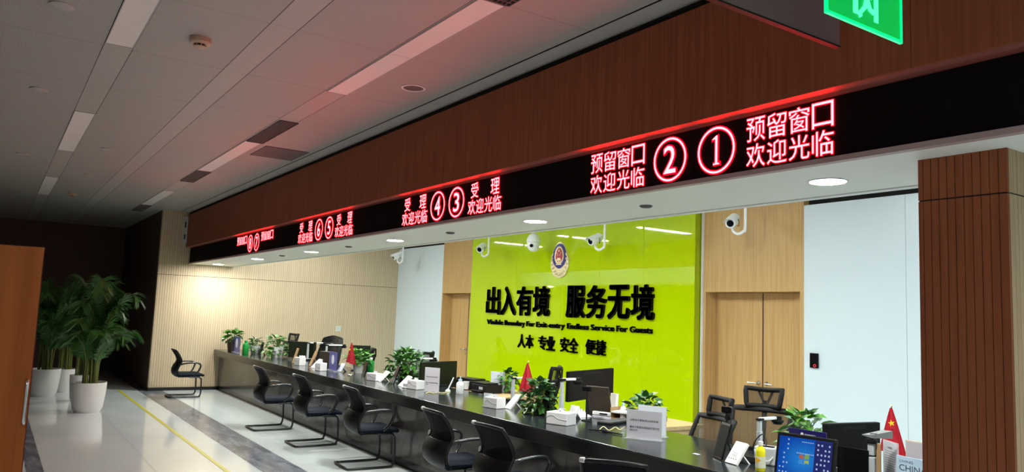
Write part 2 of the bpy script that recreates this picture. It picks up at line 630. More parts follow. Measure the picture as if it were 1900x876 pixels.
# fascia of red brown veneer over the counter
mb = MB()
seam = [-1.62 - 1.305 * k for k in range(-5, 12)]
xs = sorted([XE] + [x for x in seam if x > XE] + [XR])
for a, b in zip(xs, xs[1:]):
    mb.box((a + 0.0015, YF, 2.712), (b - 0.0015, YF + 0.018, 3.335), 0)
mb.box((XE, YF + 0.004, 2.716), (XR, YL + 0.2, 3.33), 2)
mb.box((XE, YL + 0.004, 2.697), (XR, YL + 0.03, 2.716), 2)
mb.box((XE, YF + 0.03, 3.33), (XR, YL + 0.2, ZC + 0.01), 1)
struct(mb.build('wall_front', [M_fascia, M_blackgap, mat('fascia_underside', (0.36, 0.12, 0.10), 0.6, spec=0.1)]))

# soffit with its rear drop, and the higher ceiling over the staff
mb = MB()
mb.box((XE, YL + 0.03, ZS), (XR, 3.86, 2.70), 0)
mb.box((XE, 3.862, ZS - 0.006), (XR, 3.92, 2.70), 1)
struct(mb.build('trim_1', [M_soffit, M_white]))
struct(MB().box((XE - 0.1, 3.1, ZI), (XR, YB + 0.4, ZI + 0.1)).build('ceiling_inner', M_white))

# back wall: white glass, oak linings over the door recesses
xl0 = U(818, 600, y=YB).x
xg0 = U(871, 600, y=YG).x
xg1 = U(1287, 640, y=YG).x
xr0 = U(1308, 640, y=YB).x
xr1 = U(1484, 640, y=YB).x
xr2 = U(1491, 640, y=YB).x
zdoor = 2.045
xl1 = xl0 + (xr1 - xr0)
mb = MB()
mb.box((XE - 0.1, YB, 0), (xl0 - 0.004, YB + 0.35, 3.03), 0)
seamx = U(1681, 500, y=YB).x
mb.box((xr2 + 0.004, YB, 0), (seamx - 0.002, YB + 0.35, 3.015), 0)
mb.box((seamx + 0.002, YB, 0), (XR, YB + 0.35, 3.015), 0)
mb.box((XE - 0.1, YB + 0.1, 2.9), (XR, YB + 0.36, ZI), 2)
mb.box((xl0, YB, zdoor), (xg0 + 0.3, YB + 0.3, ZI), 1)
mb.box((xl1, YB, 0), (xr0, YB + 0.3, ZI), 1)
mb.box((xr0, YB, zdoor), (xr1, YB + 0.3, ZI), 1)
mb.box((xr1, YB, 0), (xr2, YB + 0.3, ZI), 1)
mb.box((xl0 - 0.006, YB - 0.002, 0), (xl0 + 0.02, YB + 0.3, ZI), 1)
mb.box((XE - 0.1, YB + 0.32, 0), (XR, YB + 0.4, ZI), 2)
struct(mb.build('wall_back', [M_glasswhite, M_wood, M_blackgap]))
struct(MB().box((xg1 + 0.02, YB - 0.035, 0), (U(1304, 640, y=YB).x, YB, ZI)).build('trim_2', M_white))
struct(MB().box((XE, YB - 0.012, 0), (XR, YB, 0.06)).build('baseboard_back', M_kick))


def double_door(name, xa, xb, handles):
    yd = YB + 0.2
    xm = xa + (xb - xa) * 0.53
    o = struct(MB().box((xa + 0.004, yd, 0.005), (xm - 0.004, yd + 0.045, zdoor - 0.004)).build(name, M_wood))
    MB().box((xm + 0.004, yd, 0.005), (xb - 0.004, yd + 0.045, zdoor - 0.004)).build('door_leaf', M_wood, o)
    MB().box((xm - 0.012, yd - 0.004, 0.005), (xm + 0.004, yd, zdoor - 0.01)).build('meeting_strip', mat('dark_brown_strip', (0.09, 0.04, 0.03), 0.5), o)
    for sx, x in handles(xm):
        h = MB()
        M = Matrix.Translation((x, yd, 0.965)) @ Matrix.Rotation(R(90), 4, 'X')
        h.lathe([(0.024, 0), (0.026, 0.004), (0.024, 0.01)], 16, M=M)
        h.tube(spline([(x, yd, 0.965), (x, yd - 0.05, 0.965), (x + sx * 0.02, yd - 0.058, 0.965), (x + sx * 0.12, yd - 0.058, 0.962)], 4), 0.009, 8)
        h.lathe([(0.018, 0), (0.018, 0.008)], 12, M=Matrix.Translation((x, yd, 0.88)) @ Matrix.Rotation(R(90), 4, 'X'))
        h.build('door_handle', M_chrome, o, smooth=40)
    return o


double_door('door_1', xl0 + 0.014, xl1, lambda xm: [(-1, xm - 0.05)])
double_door('door_2', xr0, xr1, lambda xm: [(-1, xm - 0.06), (1, xm + 0.06)])

# lime feature panel
pan = thing('backdrop_panel', 'big lime green glossy glass panel behind the counter, floor to ceiling', 'wall panel', (xg0, YG, 0))
MB().box((0, 0.012, 0), (xg1 - xg0, YB - YG - 0.004, ZI - 0.012)).build('panel_edge', M_limeedge, pan)
seams = [xg0] + [U(x, 600, y=YG).x for x in (955, 1040, 1110, 1192)] + [xg1]
for a, b in zip(seams, seams[1:]):
    MB().box((a - xg0 + 0.0012, 0, 0), (b - xg0 - 0.0012, 0.012, ZI - 0.012)).build('glass_pane', M_lime, pan)


# slatted pillar
mb = MB()
yp = 3.3
pa, pb = U(1707, 600, y=yp).x, U(1877, 600, y=yp).x
zj = U(1800, 364, y=yp).z
n = 11
edges = [pa + 0.0] + [pa + 0.022 + (pb - pa - 0.022) * k / 10 for k in range(11)]
for a, b in zip(edges, edges[1:]):
    for z0, z1 in ((0, zj - 0.003), (zj + 0.003, ZS)):
        mb.box((a + 0.0015, yp, z0), (b - 0.0015, yp + 0.014, z1), 0)
mb.box((pa + 0.003, yp + 0.006, 0), (pb - 0.004, yp + 0.36, ZS), 1)
for k in range(10):
    for z0, z1 in ((0, zj - 0.003), (zj + 0.003, ZS)):
        mb.box((pb - 0.012, yp + 0.014 + k * 0.034, z0), (pb, yp + 0.046 + k * 0.034, z1), 2)
struct(mb.build('pillar', [M_pillar, M_groove, M_pillar_lit]))

# yellow guide tape
tp = MB().box((XE - 0.3, 2.07, 0.0), (XR - 1, 2.115, 0.0025)).build('floor_tape', M_tape)
tag(tp, 'yellow adhesive guide line running straight along the polished floor', 'floor tape')

# ================================================================== COUNTER
mb = MB()
XCE = -1.1
mb.box((XE + 0.002, 3.67, CT - 0.035), (XCE, 4.6, CT))
mb.box((XE + 0.002, 3.668, CT - 0.118), (XCE, 3.71, CT - 0.012), 1)
tag(mb.build('countertop', [M_stone, M_kick], bevel=0.004), 'long black polished stone worktop running the length of the service counter', 'countertop')
base = thing('service_counter', 'long dark marble fronted service counter under the black worktop', 'counter', (XE + 0.01, 3.78, 0))
for k in range(12):
    L = (XCE - 0.02 - XE - 0.01) / 12
    MB().box((k * L + 0.0015, 0, 0.09), ((k + 1) * L - 0.0015, 0.02, CT - 0.04)).build('front_panel', M_stonefront, base)
MB().box((0, 0.012, 0), (XCE - XE - 0.03, 0.03, 0.09)).build('kick_board', M_kick, base)
MB().box((0, 0.02, 0), (XCE - XE - 0.03, 0.32, CT - 0.04)).build('carcass', M_blackm, base)


# wooden side desks behind the counter
def side_desk(label, x0, x1):
    t = thing('side_desk', label, 'desk', (x0, 4.64, 0), 0, 'oak side desks behind the counter')
    w_ = x1 - x0
    MB().box((0, 0, 0.71), (w_, 0.76, 0.745)).build('desk_top', M_desk, t, bevel=0.003)
    d = MB().box((w_ - 0.44, 0.05, 0.02), (w_ - 0.03, 0.7, 0.67)).build('drawer_unit', M_desk, t)
    for k in range(3):
        f = MB().box((w_ - 0.43, 0.03, 0.04 + k * 0.21), (w_ - 0.04, 0.05, 0.235 + k * 0.21)).build('drawer_front', M_desk, t)
    MB().box((0.02, 0.04, 0.0), (0.05, 0.72, 0.71)).build('side_panel', M_desk, t)
    MB().box((w_ - 0.05, 0.3, 0.67), (w_ - 0.02, 0.7, 0.71)).build('side_panel', M_desk, t)
    return t


side_desk('oak side desk with its drawer unit, nearest the double door behind the counter', -6.0, -4.83)
side_desk('oak side desk holding the black printers in front of the lime panel', -8.85, -7.2)

# ================================================================== LED DISPLAY
led = thing('led_display', 'long black LED display band over the counter with red lit Chinese window names and numbers', 'display', (0, YL, 0))
MB().box((XE + 0.02, 0.0, 2.418), (XR - 0.3, 0.03, 2.696)).build('panel', M_led, led)
MB().box((XE + 0.02, -0.012, ZS - 0.001), (XR - 0.3, 0.03, 2.418)).build('bezel', M_bezel, led)

DIG1 = [(0.36, 0), (0.64, 0), (0.64, 0.04), (0.555, 0.06), (0.555, 1), (0.5, 1), (0.33, 0.9), (0.33, 0.86), (0.455, 0.89), (0.455, 0.06), (0.36, 0.04)]


def led_fn(u, v, w_):
    return (u, -0.002 - w_, v)


def ring(mb, cu, cv, r, t, w_, mi):
    n = 40
    vs = []
    for k in range(n):
        a = 2 * PI * k / n
        for q in (r - t, r):
            vs.append(led_fn(cu + q * math.cos(a), cv + q * math.sin(a), w_))
    mb.add(vs, [(2 * k, 2 * k + 1, (2 * k + 3) % (2 * n), (2 * k + 2) % (2 * n)) for k in range(n)], mi)


def led_window(num, xc, tx0, tx1, rows):
    mb = MB()
    r = 0.124
    cz = 2.556
    ring(mb, xc, cz, r, 0.0115, 0.002, 0)
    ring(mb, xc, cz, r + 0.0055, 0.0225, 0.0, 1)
    h = 0.155
    if num == '1':
        pts = [(xc + (u - 0.485) * h * 0.95, cz - h / 2 + v * h) for u, v in DIG1]
        mb.add([led_fn(u, v, 0.002) for u, v in pts], [tuple(range(len(pts)))], 0)
        o_ = 0.0055
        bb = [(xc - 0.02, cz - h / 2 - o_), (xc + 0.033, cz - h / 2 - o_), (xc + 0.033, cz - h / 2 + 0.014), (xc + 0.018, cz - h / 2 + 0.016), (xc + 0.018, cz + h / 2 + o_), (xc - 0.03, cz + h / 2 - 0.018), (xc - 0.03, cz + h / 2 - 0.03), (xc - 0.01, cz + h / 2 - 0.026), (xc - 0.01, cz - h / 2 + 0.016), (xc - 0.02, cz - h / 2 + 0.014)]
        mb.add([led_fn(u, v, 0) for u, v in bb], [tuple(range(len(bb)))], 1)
    else:
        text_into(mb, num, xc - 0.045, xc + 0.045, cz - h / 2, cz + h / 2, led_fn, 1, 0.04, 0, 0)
        text_into(mb, num, xc - 0.045, xc + 0.045, cz - h / 2, cz + h / 2, led_fn, 0, 0.006, 0, 0.002)
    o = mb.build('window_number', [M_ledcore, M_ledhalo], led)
    for (s_, z0, z1) in rows:
        mb = MB()
        if s_ == '受理':
            w_ = (tx1 - tx0)
            cells = [('受', tx0 + 0.09 * w_, tx0 + 0.31 * w_), ('理', tx0 + 0.68 * w_, tx0 + 0.92 * w_)]
        else:
            p = (tx1 - tx0) / 4
            cells = [(c, tx0 + p * i + 0.05 * p, tx0 + p * (i + 1) - 0.06 * p) for i, c in enumerate(s_)]
        for c, a, b in cells:
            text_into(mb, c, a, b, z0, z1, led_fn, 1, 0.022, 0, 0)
            text_into(mb, c, a, b, z0, z1, led_fn, 0, 0.0, 0, 0.002)
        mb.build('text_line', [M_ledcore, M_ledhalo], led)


UPR, LOR = (2.562, 2.682), (2.432, 2.548)
W1 = [('预留窗口', *UPR), ('欢迎光临', *LOR)]
W2 = [('受理', *UPR), ('欢迎光临', *LOR)]
W3 = [('预留窗口', *UPR)]
led_window('1', -2.702, -2.51, -2.012, W1)
led_window('2', -3.035, -3.727, -3.229, W1)
led_window('3', -5.43, -5.243, -4.749, W2)
led_window('4', -5.75, -6.43, -5.925, W2)
led_window('5', -8.30, -8.115, -7.60, W2)
led_window('6', -8.63, -9.35, -8.82, W2)
led_window('7', -11.17, -10.96, -10.39, W3)
led_window('8', -11.5, -12.24, -11.68, W3)


# ================================================================== LAMPS
def downlight(label, x, y):
    t = thing('downlight', label, 'ceiling light', (x, y, ZS), 0, 'round downlights in the soffit')
    MB().lathe([(0.098, 0.0), (0.1, -0.004), (0.088, -0.006), (0.086, 0.0)], 32, cap=False).build('trim_ring', M_white, t, smooth=40)
    MB().lathe([(0.0, -0.0035), (0.086, -0.0035)], 32, cap=False).build('lens', M_down, t)
    return t


downlight('round lit downlight in the soffit beside the slatted pillar, nearest the camera', -2.314, 3.477)
downlight('round lit downlight above the second camera and the lime panel emblem', -4.865, 3.477)
downlight('round lit downlight in the soffit above the left white wall panel', -7.412, 3.485)
downlight('round lit downlight below the red numbers five and six', -9.99, 3.485)
downlight('round lit downlight below the red numbers seven and eight', -12.48, 3.475)
downlight('round lit downlight in the soffit closest to the fluted end wall', -15.05, 3.475)
for x, lb in ((-3.622, 'dark flat round sensor in the soffit between the two nearest downlights'), (-6.2, 'dark flat round sensor in the soffit above the left camera by the lime panel'), (-8.658, 'dark flat round sensor in the soffit left of the downlight over the white panel'), (-11.2, 'dark flat round sensor in the soffit under red number seven')):
    o = MB().lathe([(0.04, 0.0), (0.043, -0.006), (0.03, -0.014), (0.0, -0.015)], 20, cap=False).build('soffit_sensor', M_insp, smooth=40)
    o.location = (x, 3.468, ZS)
    tag(o, lb, 'sensor', 'small sensors in the soffit')
for i, (x, lb) in enumerate(((-16.6 + 2.3, 'end wall'), (-12.0, 'left door'), (-9.75, 'lime panel'), (-7.45, 'green glass, right side'), (-5.15, 'double door'), (-2.85, 'white wall'), (-0.5, 'far right end'))):
    t = thing('linear_lamp', 'long thin lit staff area ceiling lamp before the ' + lb, 'ceiling light', (x, 4.95, ZI), 0, 'linear lamps over the staff area')
    MB().box((-0.06, -0.66, -0.04), (0.06, 0.66, 0.0)).build('lamp_body', M_white, t)
    MB().box((-0.05, -0.62, -0.046), (0.05, 0.62, -0.04)).build('tube_cover', M_lamp, t)


def ceiling_light(label, x0, x1, y0, m=None, seams_=()):
    t = thing('ceiling_light', label, 'ceiling light', (x0, y0, ZC), 0, 'panel lights in the hall ceiling')
    w_, d = x1 - x0, 0.174
    mb = MB()
    mb.box((0, 0, -0.006), (w_, 0.006, 0.0)).box((0, d - 0.006, -0.006), (w_, d, 0.0)).box((0, 0, -0.006), (0.006, d, 0)).box((w_ - 0.006, 0, -0.006), (w_, d, 0))
    mb.build('frame', M_lampframe, t)
    cuts = [0.006] + [s_ - x0 for s_ in seams_] + [w_ - 0.006]
    for a, b in zip(cuts, cuts[1:]):
        MB().box((a + 0.002, 0.006, -0.0035), (b - 0.002, d - 0.006, 0)).build('diffuser', m or M_diff, t)
    return t


ceiling_light('unlit white panel light nearest the camera in the left strip of the ceiling', -5.78, -3.45, 0.483)
ceiling_light('two piece unlit panel light, second along the left strip of the ceiling', -10.42, -8.11, 0.483, None, (-9.255,))
ceiling_light('small far unlit panel light, third along the left strip of the ceiling', -15.2, -12.85, 0.483)
ceiling_light('long pink tinted panel light between the big vent and the dark joint above the fascia', -5.87, -3.52, 2.083, None, (-4.69,))
ceiling_light('two piece panel light between two dark vents along the fascia strip', -10.58, -8.26, 2.083, None, (-9.45,))
ceiling_light('farthest panel light of the fascia strip, before the end wall vent', -15.16, -12.93, 2.083)
for x, y in ((0.5, -1.1), (0.5, -2.7), (2.4, 1.28), (2.4, -1.1)):  # unseen panels added as fill light for the hall
    ceiling_light('unseen lit panel light added behind the photographer to brighten the hall', x, x + 1.16, y, M_hall_fill)


def vent(label, x0, x1, y0, y1):
    t = thing('air_vent', label, 'vent', (x0, y0, ZC), 0, 'dark slotted air vents in the ceiling')
    w_, d = x1 - x0, y1 - y0
    MB().box((0, 0, -0.0015), (w_, d, 0)).build('duct_back', M_blackgap, t)
    mb = MB()
    mb.box((0, 0, -0.012), (w_, 0.005, 0.0)).box((0, d - 0.005, -0.012), (w_, d, 0.0)).box((0, 0, -0.012), (0.005, d, 0)).box((w_ - 0.005, 0, -0.012), (w_, d, 0))
    n = int(w_ / 0.04)
    for k in range(1, n):
        mb.box((w_ * k / n - 0.004, 0, -0.008), (w_ * k / n + 0.004, d, -0.002))
    for k in range(1, 6):
        mb.box((0, d * k / 6 - 0.003, -0.009), (w_, d * k / 6 + 0.003, -0.003))
    mb.build('grille', M_vent, t)
    return t


vent('dark slotted air vent at the top photo edge, beside the long pink light', -3.5, -2.33, 2.085, 2.265)
vent('dark slotted air vent above the dark grey access panel', -8.25, -7.09, 2.09, 2.265)
vent('dark slotted air vent left of the two piece panel light', -11.69, -10.58, 2.085, 2.265)
vent('farthest dark air vent, close to the end wall corner', -16.3, -15.17, 2.085, 2.265)
o = MB().box((-9.0, 2.33, ZC - 0.006), (-8.36, 2.82, ZC)).build('access_panel', M_insp, bevel=0.002)
tag(o, 'dark grey square access panel in the ceiling near the fascia', 'panel')

# smoke detectors, sprinkler caps, speaker
t = thing('smoke_detector', 'beige round smoke detector with dark slotted base, on the perforated ceiling', 'smoke detector', (-5.26, 0.99, ZC))
MB().lathe([(0.068, 0), (0.07, -0.03), (0.062, -0.04), (0.045, -0.042)], 28).build('body', M_beige, t, smooth=40)
mb = MB().lathe([(0.036, -0.04), (0.036, -0.056)], 20, 0)
for k in range(8):
    a = k * PI / 4
    mb.bbox((0.037 * math.cos(a), 0.037 * math.sin(a), -0.048), (0.008, 0.008, 0.02), 1)
mb.lathe([(0.04, -0.054), (0.04, -0.06), (0.02, -0.066)], 20, 1)
mb.build('sensing_chamber', [M_blackgap, M_beige], t, smooth=40)
t2 = dup(t, 'pale smoke detector far along the ceiling toward the dark lobby', (-14.58, 0.95, ZC))
for ch in t2.children:
    pass
t = thing('ceiling_speaker', 'round grey ceiling speaker with a pale ring, between panel light and fascia', 'speaker', (-5.31, 2.58, ZC))
MB().lathe([(0.092, 0.0), (0.095, -0.006), (0.08, -0.008), (0.078, -0.003)], 32, cap=False).build('ring', M_white, t, smooth=40)
MB().lathe([(0.0, -0.004), (0.079, -0.004)], 32, cap=False).build('grille', M_grey_disc, t)
for (x, y, lb) in ((-5.21, 0.19, 'pale round ceiling cover plate nearest the camera, left of the panel light'), (-7.48, 0.17, 'pale flat round cover plate on the ceiling at the left photo edge'),
                   (-9.91, 0.96, 'pale round cover plate right of the two piece left panel light'), (-11.06, 0.16, 'pale round cover plate left of the two piece left panel light'), (-12.25, 0.98, 'pale round cover plate right of the third left panel light'), (-19.2, 1.7, 'round cover plate farthest away in the dark lobby ceiling')):
    o = MB().lathe([(0.07, 0), (0.07, -0.008), (0.04, -0.016), (0.0, -0.017)], 28, cap=False).build('ceiling_cover', M_ceilplain, smooth=40)
    o.location = (x, y, ZC)
    tag(o, lb, 'cover plate', 'round cover plates on the ceiling')

# ================================================================== SIGNS FROM THE CEILING
ex = thing('exit_sign', 'glowing green glass exit sign with running figure, hung from the ceiling top right', 'exit sign', (-1.335, 2.2, 2.6), 0, 'exit signs')
x_fn = lambda u, v, w_: (w_, u, v)
MB().box((-0.006, -0.195, 0), (0.0, 0.212, 0.2)).build('glass_plate', M_exit, ex)
mb = MB().box((-0.007, -0.2, -0.006), (0.003, 0.217, 0.003)).box((-0.007, 0.208, 0.0), (0.003, 0.217, 0.2)).box((-0.007, -0.2, 0.0), (0.003, -0.193, 0.2)).box((-0.007, -0.2, 0.2), (0.003, 0.217, 0.206))
mb.build('lit_edge', M_exitedge, ex)
mb = MB()
mb.box((0.0, -0.06, 0.03), (0.002, -0.035, 0.17)).box((0.0, 0.055, 0.028), (0.002, 0.078, 0.17)).box((0.0, -0.06, 0.155), (0.002, 0.078, 0.17))
mb.tube([(0.001, 0.012, 0.095), (0.001, 0.0, 0.06), (0.001, -0.03, 0.033), (0.001, -0.022, 0.028)], 0.0085, 6)
mb.tube([(0.001, 0.012, 0.095), (0.001, 0.028, 0.062), (0.001, 0.05, 0.055)], 0.0085, 6)
mb.tube([(0.001, 0.012, 0.095), (0.001, 0.02, 0.13)], 0.012, 6)
mb.tube([(0.001, 0.02, 0.125), (0.001, -0.015, 0.11), (0.001, -0.025, 0.09)], 0.006, 6)
mb.tube([(0.001, 0.02, 0.125), (0.001, 0.04, 0.1), (0.001, 0.052, 0.11)], 0.006, 6)
mb.lathe([(0.0, 0), (0.012, 0), (0.012, 0.002), (0.0, 0.002)], 12, M=Matrix.Translation((0, 0.028, 0.15)) @ Matrix.Rotation(R(90), 4, 'Y'))
mb.build('running_figure', M_exitlit, ex)
MB().box((-0.02, -0.2, 0.206), (0.016, 0.217, 0.25)).build('lamp_housing', M_silver, ex)
for yy in (-0.12, 0.14):
    MB().cyl((-0.002, yy, 0.25), (-0.002, yy, ZC - 2.6), 0.005, n=8).build('rod', M_silver, ex)

dup(ex, 'green exit sign hung far down the dark hall, left of the cabinet', (-13.6, -0.75, 2.6), R(20))

hs = thing('hanging_sign', 'dark mauve board sign hung from the ceiling left of the green exit sign', 'hanging sign', (-1.72, 2.3, 2.752))
MB().box((-0.02, -0.7, 0), (0.0, 0.367, 0.42)).build('board', M_signback, hs, bevel=0.002)
MB().box((-0.022, -0.7, -0.006), (0.002, 0.368, 0.0)).build('bottom_rail', M_blackm, hs)
for yy in (-0.5, 0.2):
    MB().cyl((-0.01, yy, 0.42), (-0.01, yy, ZC - 2.752), 0.006, n=8).build('rod', M_blackm, hs)

# small box on the end wall by the fascia
o = MB().box((XE, 2.93, 2.78), (XE + 0.04, 3.0, 3.3), 0).box((XE + 0.038, 2.945, 2.86), (XE + 0.042, 2.97, 2.95), 1).box((XE + 0.038, 2.945, 3.08), (XE + 0.042, 2.97, 3.2), 1).build('wall_speaker', [M_greyp, M_blackm], bevel=0.004)
tag(o, 'narrow grey speaker column on the end wall beside the fascia', 'speaker')
o = MB().box((XE, U(628, 603, x=XE).y - 0.055, 1.17), (XE + 0.01, U(628, 603, x=XE).y + 0.055, 1.29)).box((XE + 0.01, U(628, 603, x=XE).y - 0.03, 1.2), (XE + 0.014, U(628, 603, x=XE).y + 0.03, 1.26)).build('light_switch', M_palegrey, bevel=0.002)
tag(o, 'pale square light switch on the fluted beige end wall', 'light switch')
p = U(1512, 670, y=YB)
t = thing('card_reader', 'small black access card reader with red light on the white wall', 'card reader', (p.x, YB, p.z))
MB().box((-0.05, -0.025, -0.075), (0.05, 0, 0.085)).build('body', M_blackgl, t, bevel=0.006)
MB().lathe([(0.017, 0), (0.017, 0.002), (0.011, 0.002), (0.011, 0)], 16, M=Matrix.Translation((0.015, -0.0252, -0.05)) @ Matrix.Rotation(R(90), 4, 'X'), cap=False).build('indicator', M_redlight, t)

# ================================================================== LETTERING AND EMBLEM ON THE LIME PANEL
def wall_fn(u, v, w_):
    return (u, -w_, v)


def wz(px, py):
    return U(px, py, y=YG)


sl = thing('wall_lettering', 'large black Chinese slogan characters mounted across the lime panel', 'lettering', (0, YG, 0))
za, zb = wz(905, 580).z, wz(905, 534).z
for s_, xa, xb in (('出入有境', wz(904, 560).x, wz(1023, 560).x), ('服务无境', wz(1052, 560).x, wz(1218, 560).x)):
    p = (xb - xa) / 4
    for i, c in enumerate(s_):
        mb = MB()
        text_into(mb, c, xa + p * (i + 0.06), xa + p * (i + 0.94), za - 0.02, zb, wall_fn, 0, 0.026, 0.018, 0.02)
        mb.build('character', M_letter, sl)
en = thing('wall_lettering', 'black English line of raised letters under the large Chinese slogan', 'lettering', (0, YG, 0))
zt = wz(918, 598).z
for s_, xa, xb in (('Visible Boundary For Exit-entry', wz(905, 598).x, wz(1049, 604).x), ('Endless Service For Guests', wz(1054, 605).x, wz(1212, 615).x)):
    words = s_.split(' ')
    ws = [len(q) + 0.0 for q in words]
    tot = sum(ws) + 0.75 * (len(words) - 1)
    x = xa
    for q, n_ in zip(words, ws):
        wd = (xb - xa) * n_ / tot
        desc = 0.028 if any(ch in 'yqgp' for ch in q) else 0.0
        mb = MB()
        text_into(mb, q, x, x + wd, zt - 0.038 - desc, zt + 0.045, wall_fn, 0, 0.014, 0.012, 0.014)
        mb.build('word', M_letter, en)
        x += wd + (xb - xa) * 0.75 / tot
mo = thing('wall_lettering', 'black raised four pair Chinese motto, lowest line on the lime panel', 'lettering', (0, YG, 0))
for s_, a, b in (('人本', 962, 991), ('专业', 1000, 1031), ('安全', 1041, 1074), ('便捷', 1088, 1126)):
    xa, xb = wz(a, 636).x, wz(b, 640).x
    z0, z1 = wz(1041, 652).z, wz(1041, 626).z
    p = (xb - xa) / 2
    for i, c in enumerate(s_):
        mb = MB()
        text_into(mb, c, xa + p * (i + 0.03), xa + p * (i + 0.97), z0, z1, wall_fn, 0, 0.016, 0.012, 0.014)
        mb.build('character', M_letter, mo)

ce = wz(1040, 482)
h2 = (wz(1040, 449).z - wz(1040, 515).z) / 2
em = thing('wall_emblem', 'gold and blue shield emblem with red centre, mounted above the slogan', 'emblem', (ce.x, YG, ce.z))


def blob(prof, n=36):           # closed outline from (angle -> radius) samples
    return prof


wr = h2 * 0.82
out = []
for k in range(48):
    a = 2 * PI * k / 48
    rx = wr * (0.92 if math.sin(a) > 0 else 1.02)
    rip = 1 + 0.025 * math.sin(11 * a) * (1 if math.sin(a) < 0.3 else 0)
    v = math.sin(a)
    c_ = math.cos(a)
    wdt = math.copysign(abs(c_) ** (1.0 if v > 0 else 0.62), c_) * rx * rip * (1 - 0.22 * max(v, 0)) * (1 - 0.12 * max(-v, 0) ** 2)
    out.append((wdt, h2 * v * rip))
mb = MB().prism(out, 0.02)
for sg in (-1, 1):
    for k in range(7):
        a = R(-85 + k * 17)
        pu, pv = sg * math.cos(a) * wr * 0.83, math.sin(a) * h2 * 0.83
        M = Matrix.Translation((pu, -0.024, pv)) @ Matrix.Rotation(-sg * (R(50) - a * 0.4), 4, 'Y')
        mb.lathe([(0.001, -0.045), (0.014, -0.015), (0.016, 0.01), (0.001, 0.05)], 8, M=M)
mb.build('wreath', M_gold, em, smooth=50)
sh = []
for k in range(40):
    a = 2 * PI * k / 40
    v = math.sin(a)
    sh.append((math.cos(a) * wr * 0.76 * (1 - 0.28 * max(-v, 0) ** 2), h2 * (0.08 + 0.82 * v if v > 0 else 0.08 + 0.58 * v)))
MB().prism(sh, 0.027).build('shield', M_navy, em)
MB().prism([(u * 0.66, 0.08 * h2 + 0.06 * h2 + (v - 0.08 * h2) * 0.74) for u, v in sh], 0.031).build('inner_rim', M_gold, em)
MB().prism([(u * 0.5, 0.08 * h2 + 0.06 * h2 + (v - 0.08 * h2) * 0.62) for u, v in sh], 0.034).build('red_field', M_red, em)
mb = MB()
for (u0, u1, v0, v1) in ((-0.3, 0.3, -0.2, -0.14), (-0.24, 0.24, -0.04, 0.02), (-0.16, 0.16, 0.02, 0.09), (-0.22, -0.15, -0.14, -0.04), (0.15, 0.22, -0.14, -0.04), (-0.05, 0.05, -0.14, -0.04), (-0.3, 0.3, -0.3, -0.25)):
    mb.box((u0 * wr, -0.038, v0 * h2), (u1 * wr, -0.03, v1 * h2))
for (u, v, r_) in ((0, 0.48, 0.1), (-0.2, 0.36, 0.05), (0.2, 0.36, 0.05), (-0.12, 0.26, 0.05), (0.12, 0.26, 0.05)):
    pts = []
    for k in range(10):
        rr = r_ * wr * (1 if k % 2 == 0 else 0.42)
        a = PI / 2 + k * PI / 5
        pts.append((u * wr + rr * math.cos(a), v * h2 + rr * math.sin(a)))
    mb.prism(pts, 0.038)
mb.build('gate_and_stars', M_gold, em)


# ================================================================== CAMERAS ON THE STAFF CEILING
def bullet_camera(label, px, py, rz, y=7.0):
    p = U(px, py, y=y)
    t = thing('security_camera', label, 'security camera', (p.x, y, ZI), 0, 'bullet cameras on hooked poles')
    zb_ = p.z - ZI - 0.27
    pole = spline([(0, 0, -0.02), (0, 0, zb_ + 0.09), (-0.015, -0.01, zb_ + 0.03), (-0.07, -0.03, zb_), (-0.125, -0.05, zb_ + 0.03), (-0.135, -0.055, zb_ + 0.1)], 6)
    MB().tube(pole, 0.017, 10).build('hook_pole', M_whitep, t, smooth=60)
    MB().lathe([(0.05, 0), (0.05, -0.025), (0.02, -0.03)], 20).build('base_plate', M_whitep, t, smooth=40)
    d = Vector((math.sin(rz), -math.cos(rz), -0.42)).normalized()
    q = Vector((-0.135, -0.055, zb_ + 0.15))
    rot = d.to_track_quat('Z', 'Y').to_matrix().to_4x4()
    M = Matrix.Translation(q) @ rot
    b = MB().lathe([(0.0, -0.12), (0.046, -0.12), (0.06, -0.1), (0.063, 0.09), (0.058, 0.1), (0.05, 0.1)], 24, M=M).build('body', M_whitep, t, smooth=40)
    MB().lathe([(0.0, 0.1), (0.04, 0.1), (0.04, 0.104), (0.0, 0.104)], 20, M=M, cap=False).build('lens', M_lens, b)
    hood = MB()
    hood.grid(lambda u, v: M @ Vector((0.069 * math.cos(R(20) + u * R(140)) * (1), 0.069 * math.sin(R(20) + u * R(140)), -0.09 + 0.23 * v)), 10, 2, thick=0.004)
    hood.build('sun_hood', M_whitep, b, smooth=50)
    mb = MB()
    mb.tube(spline([M @ Vector((0, -0.05, -0.06)), q + Vector((0.07, 0.02, -0.06)), q + Vector((0.075, 0.02, 0.0)), q + Vector((0.03, 0.03, 0.03))], 5), 0.004, 6)
    mb.build('cable', M_black, b)
    return t


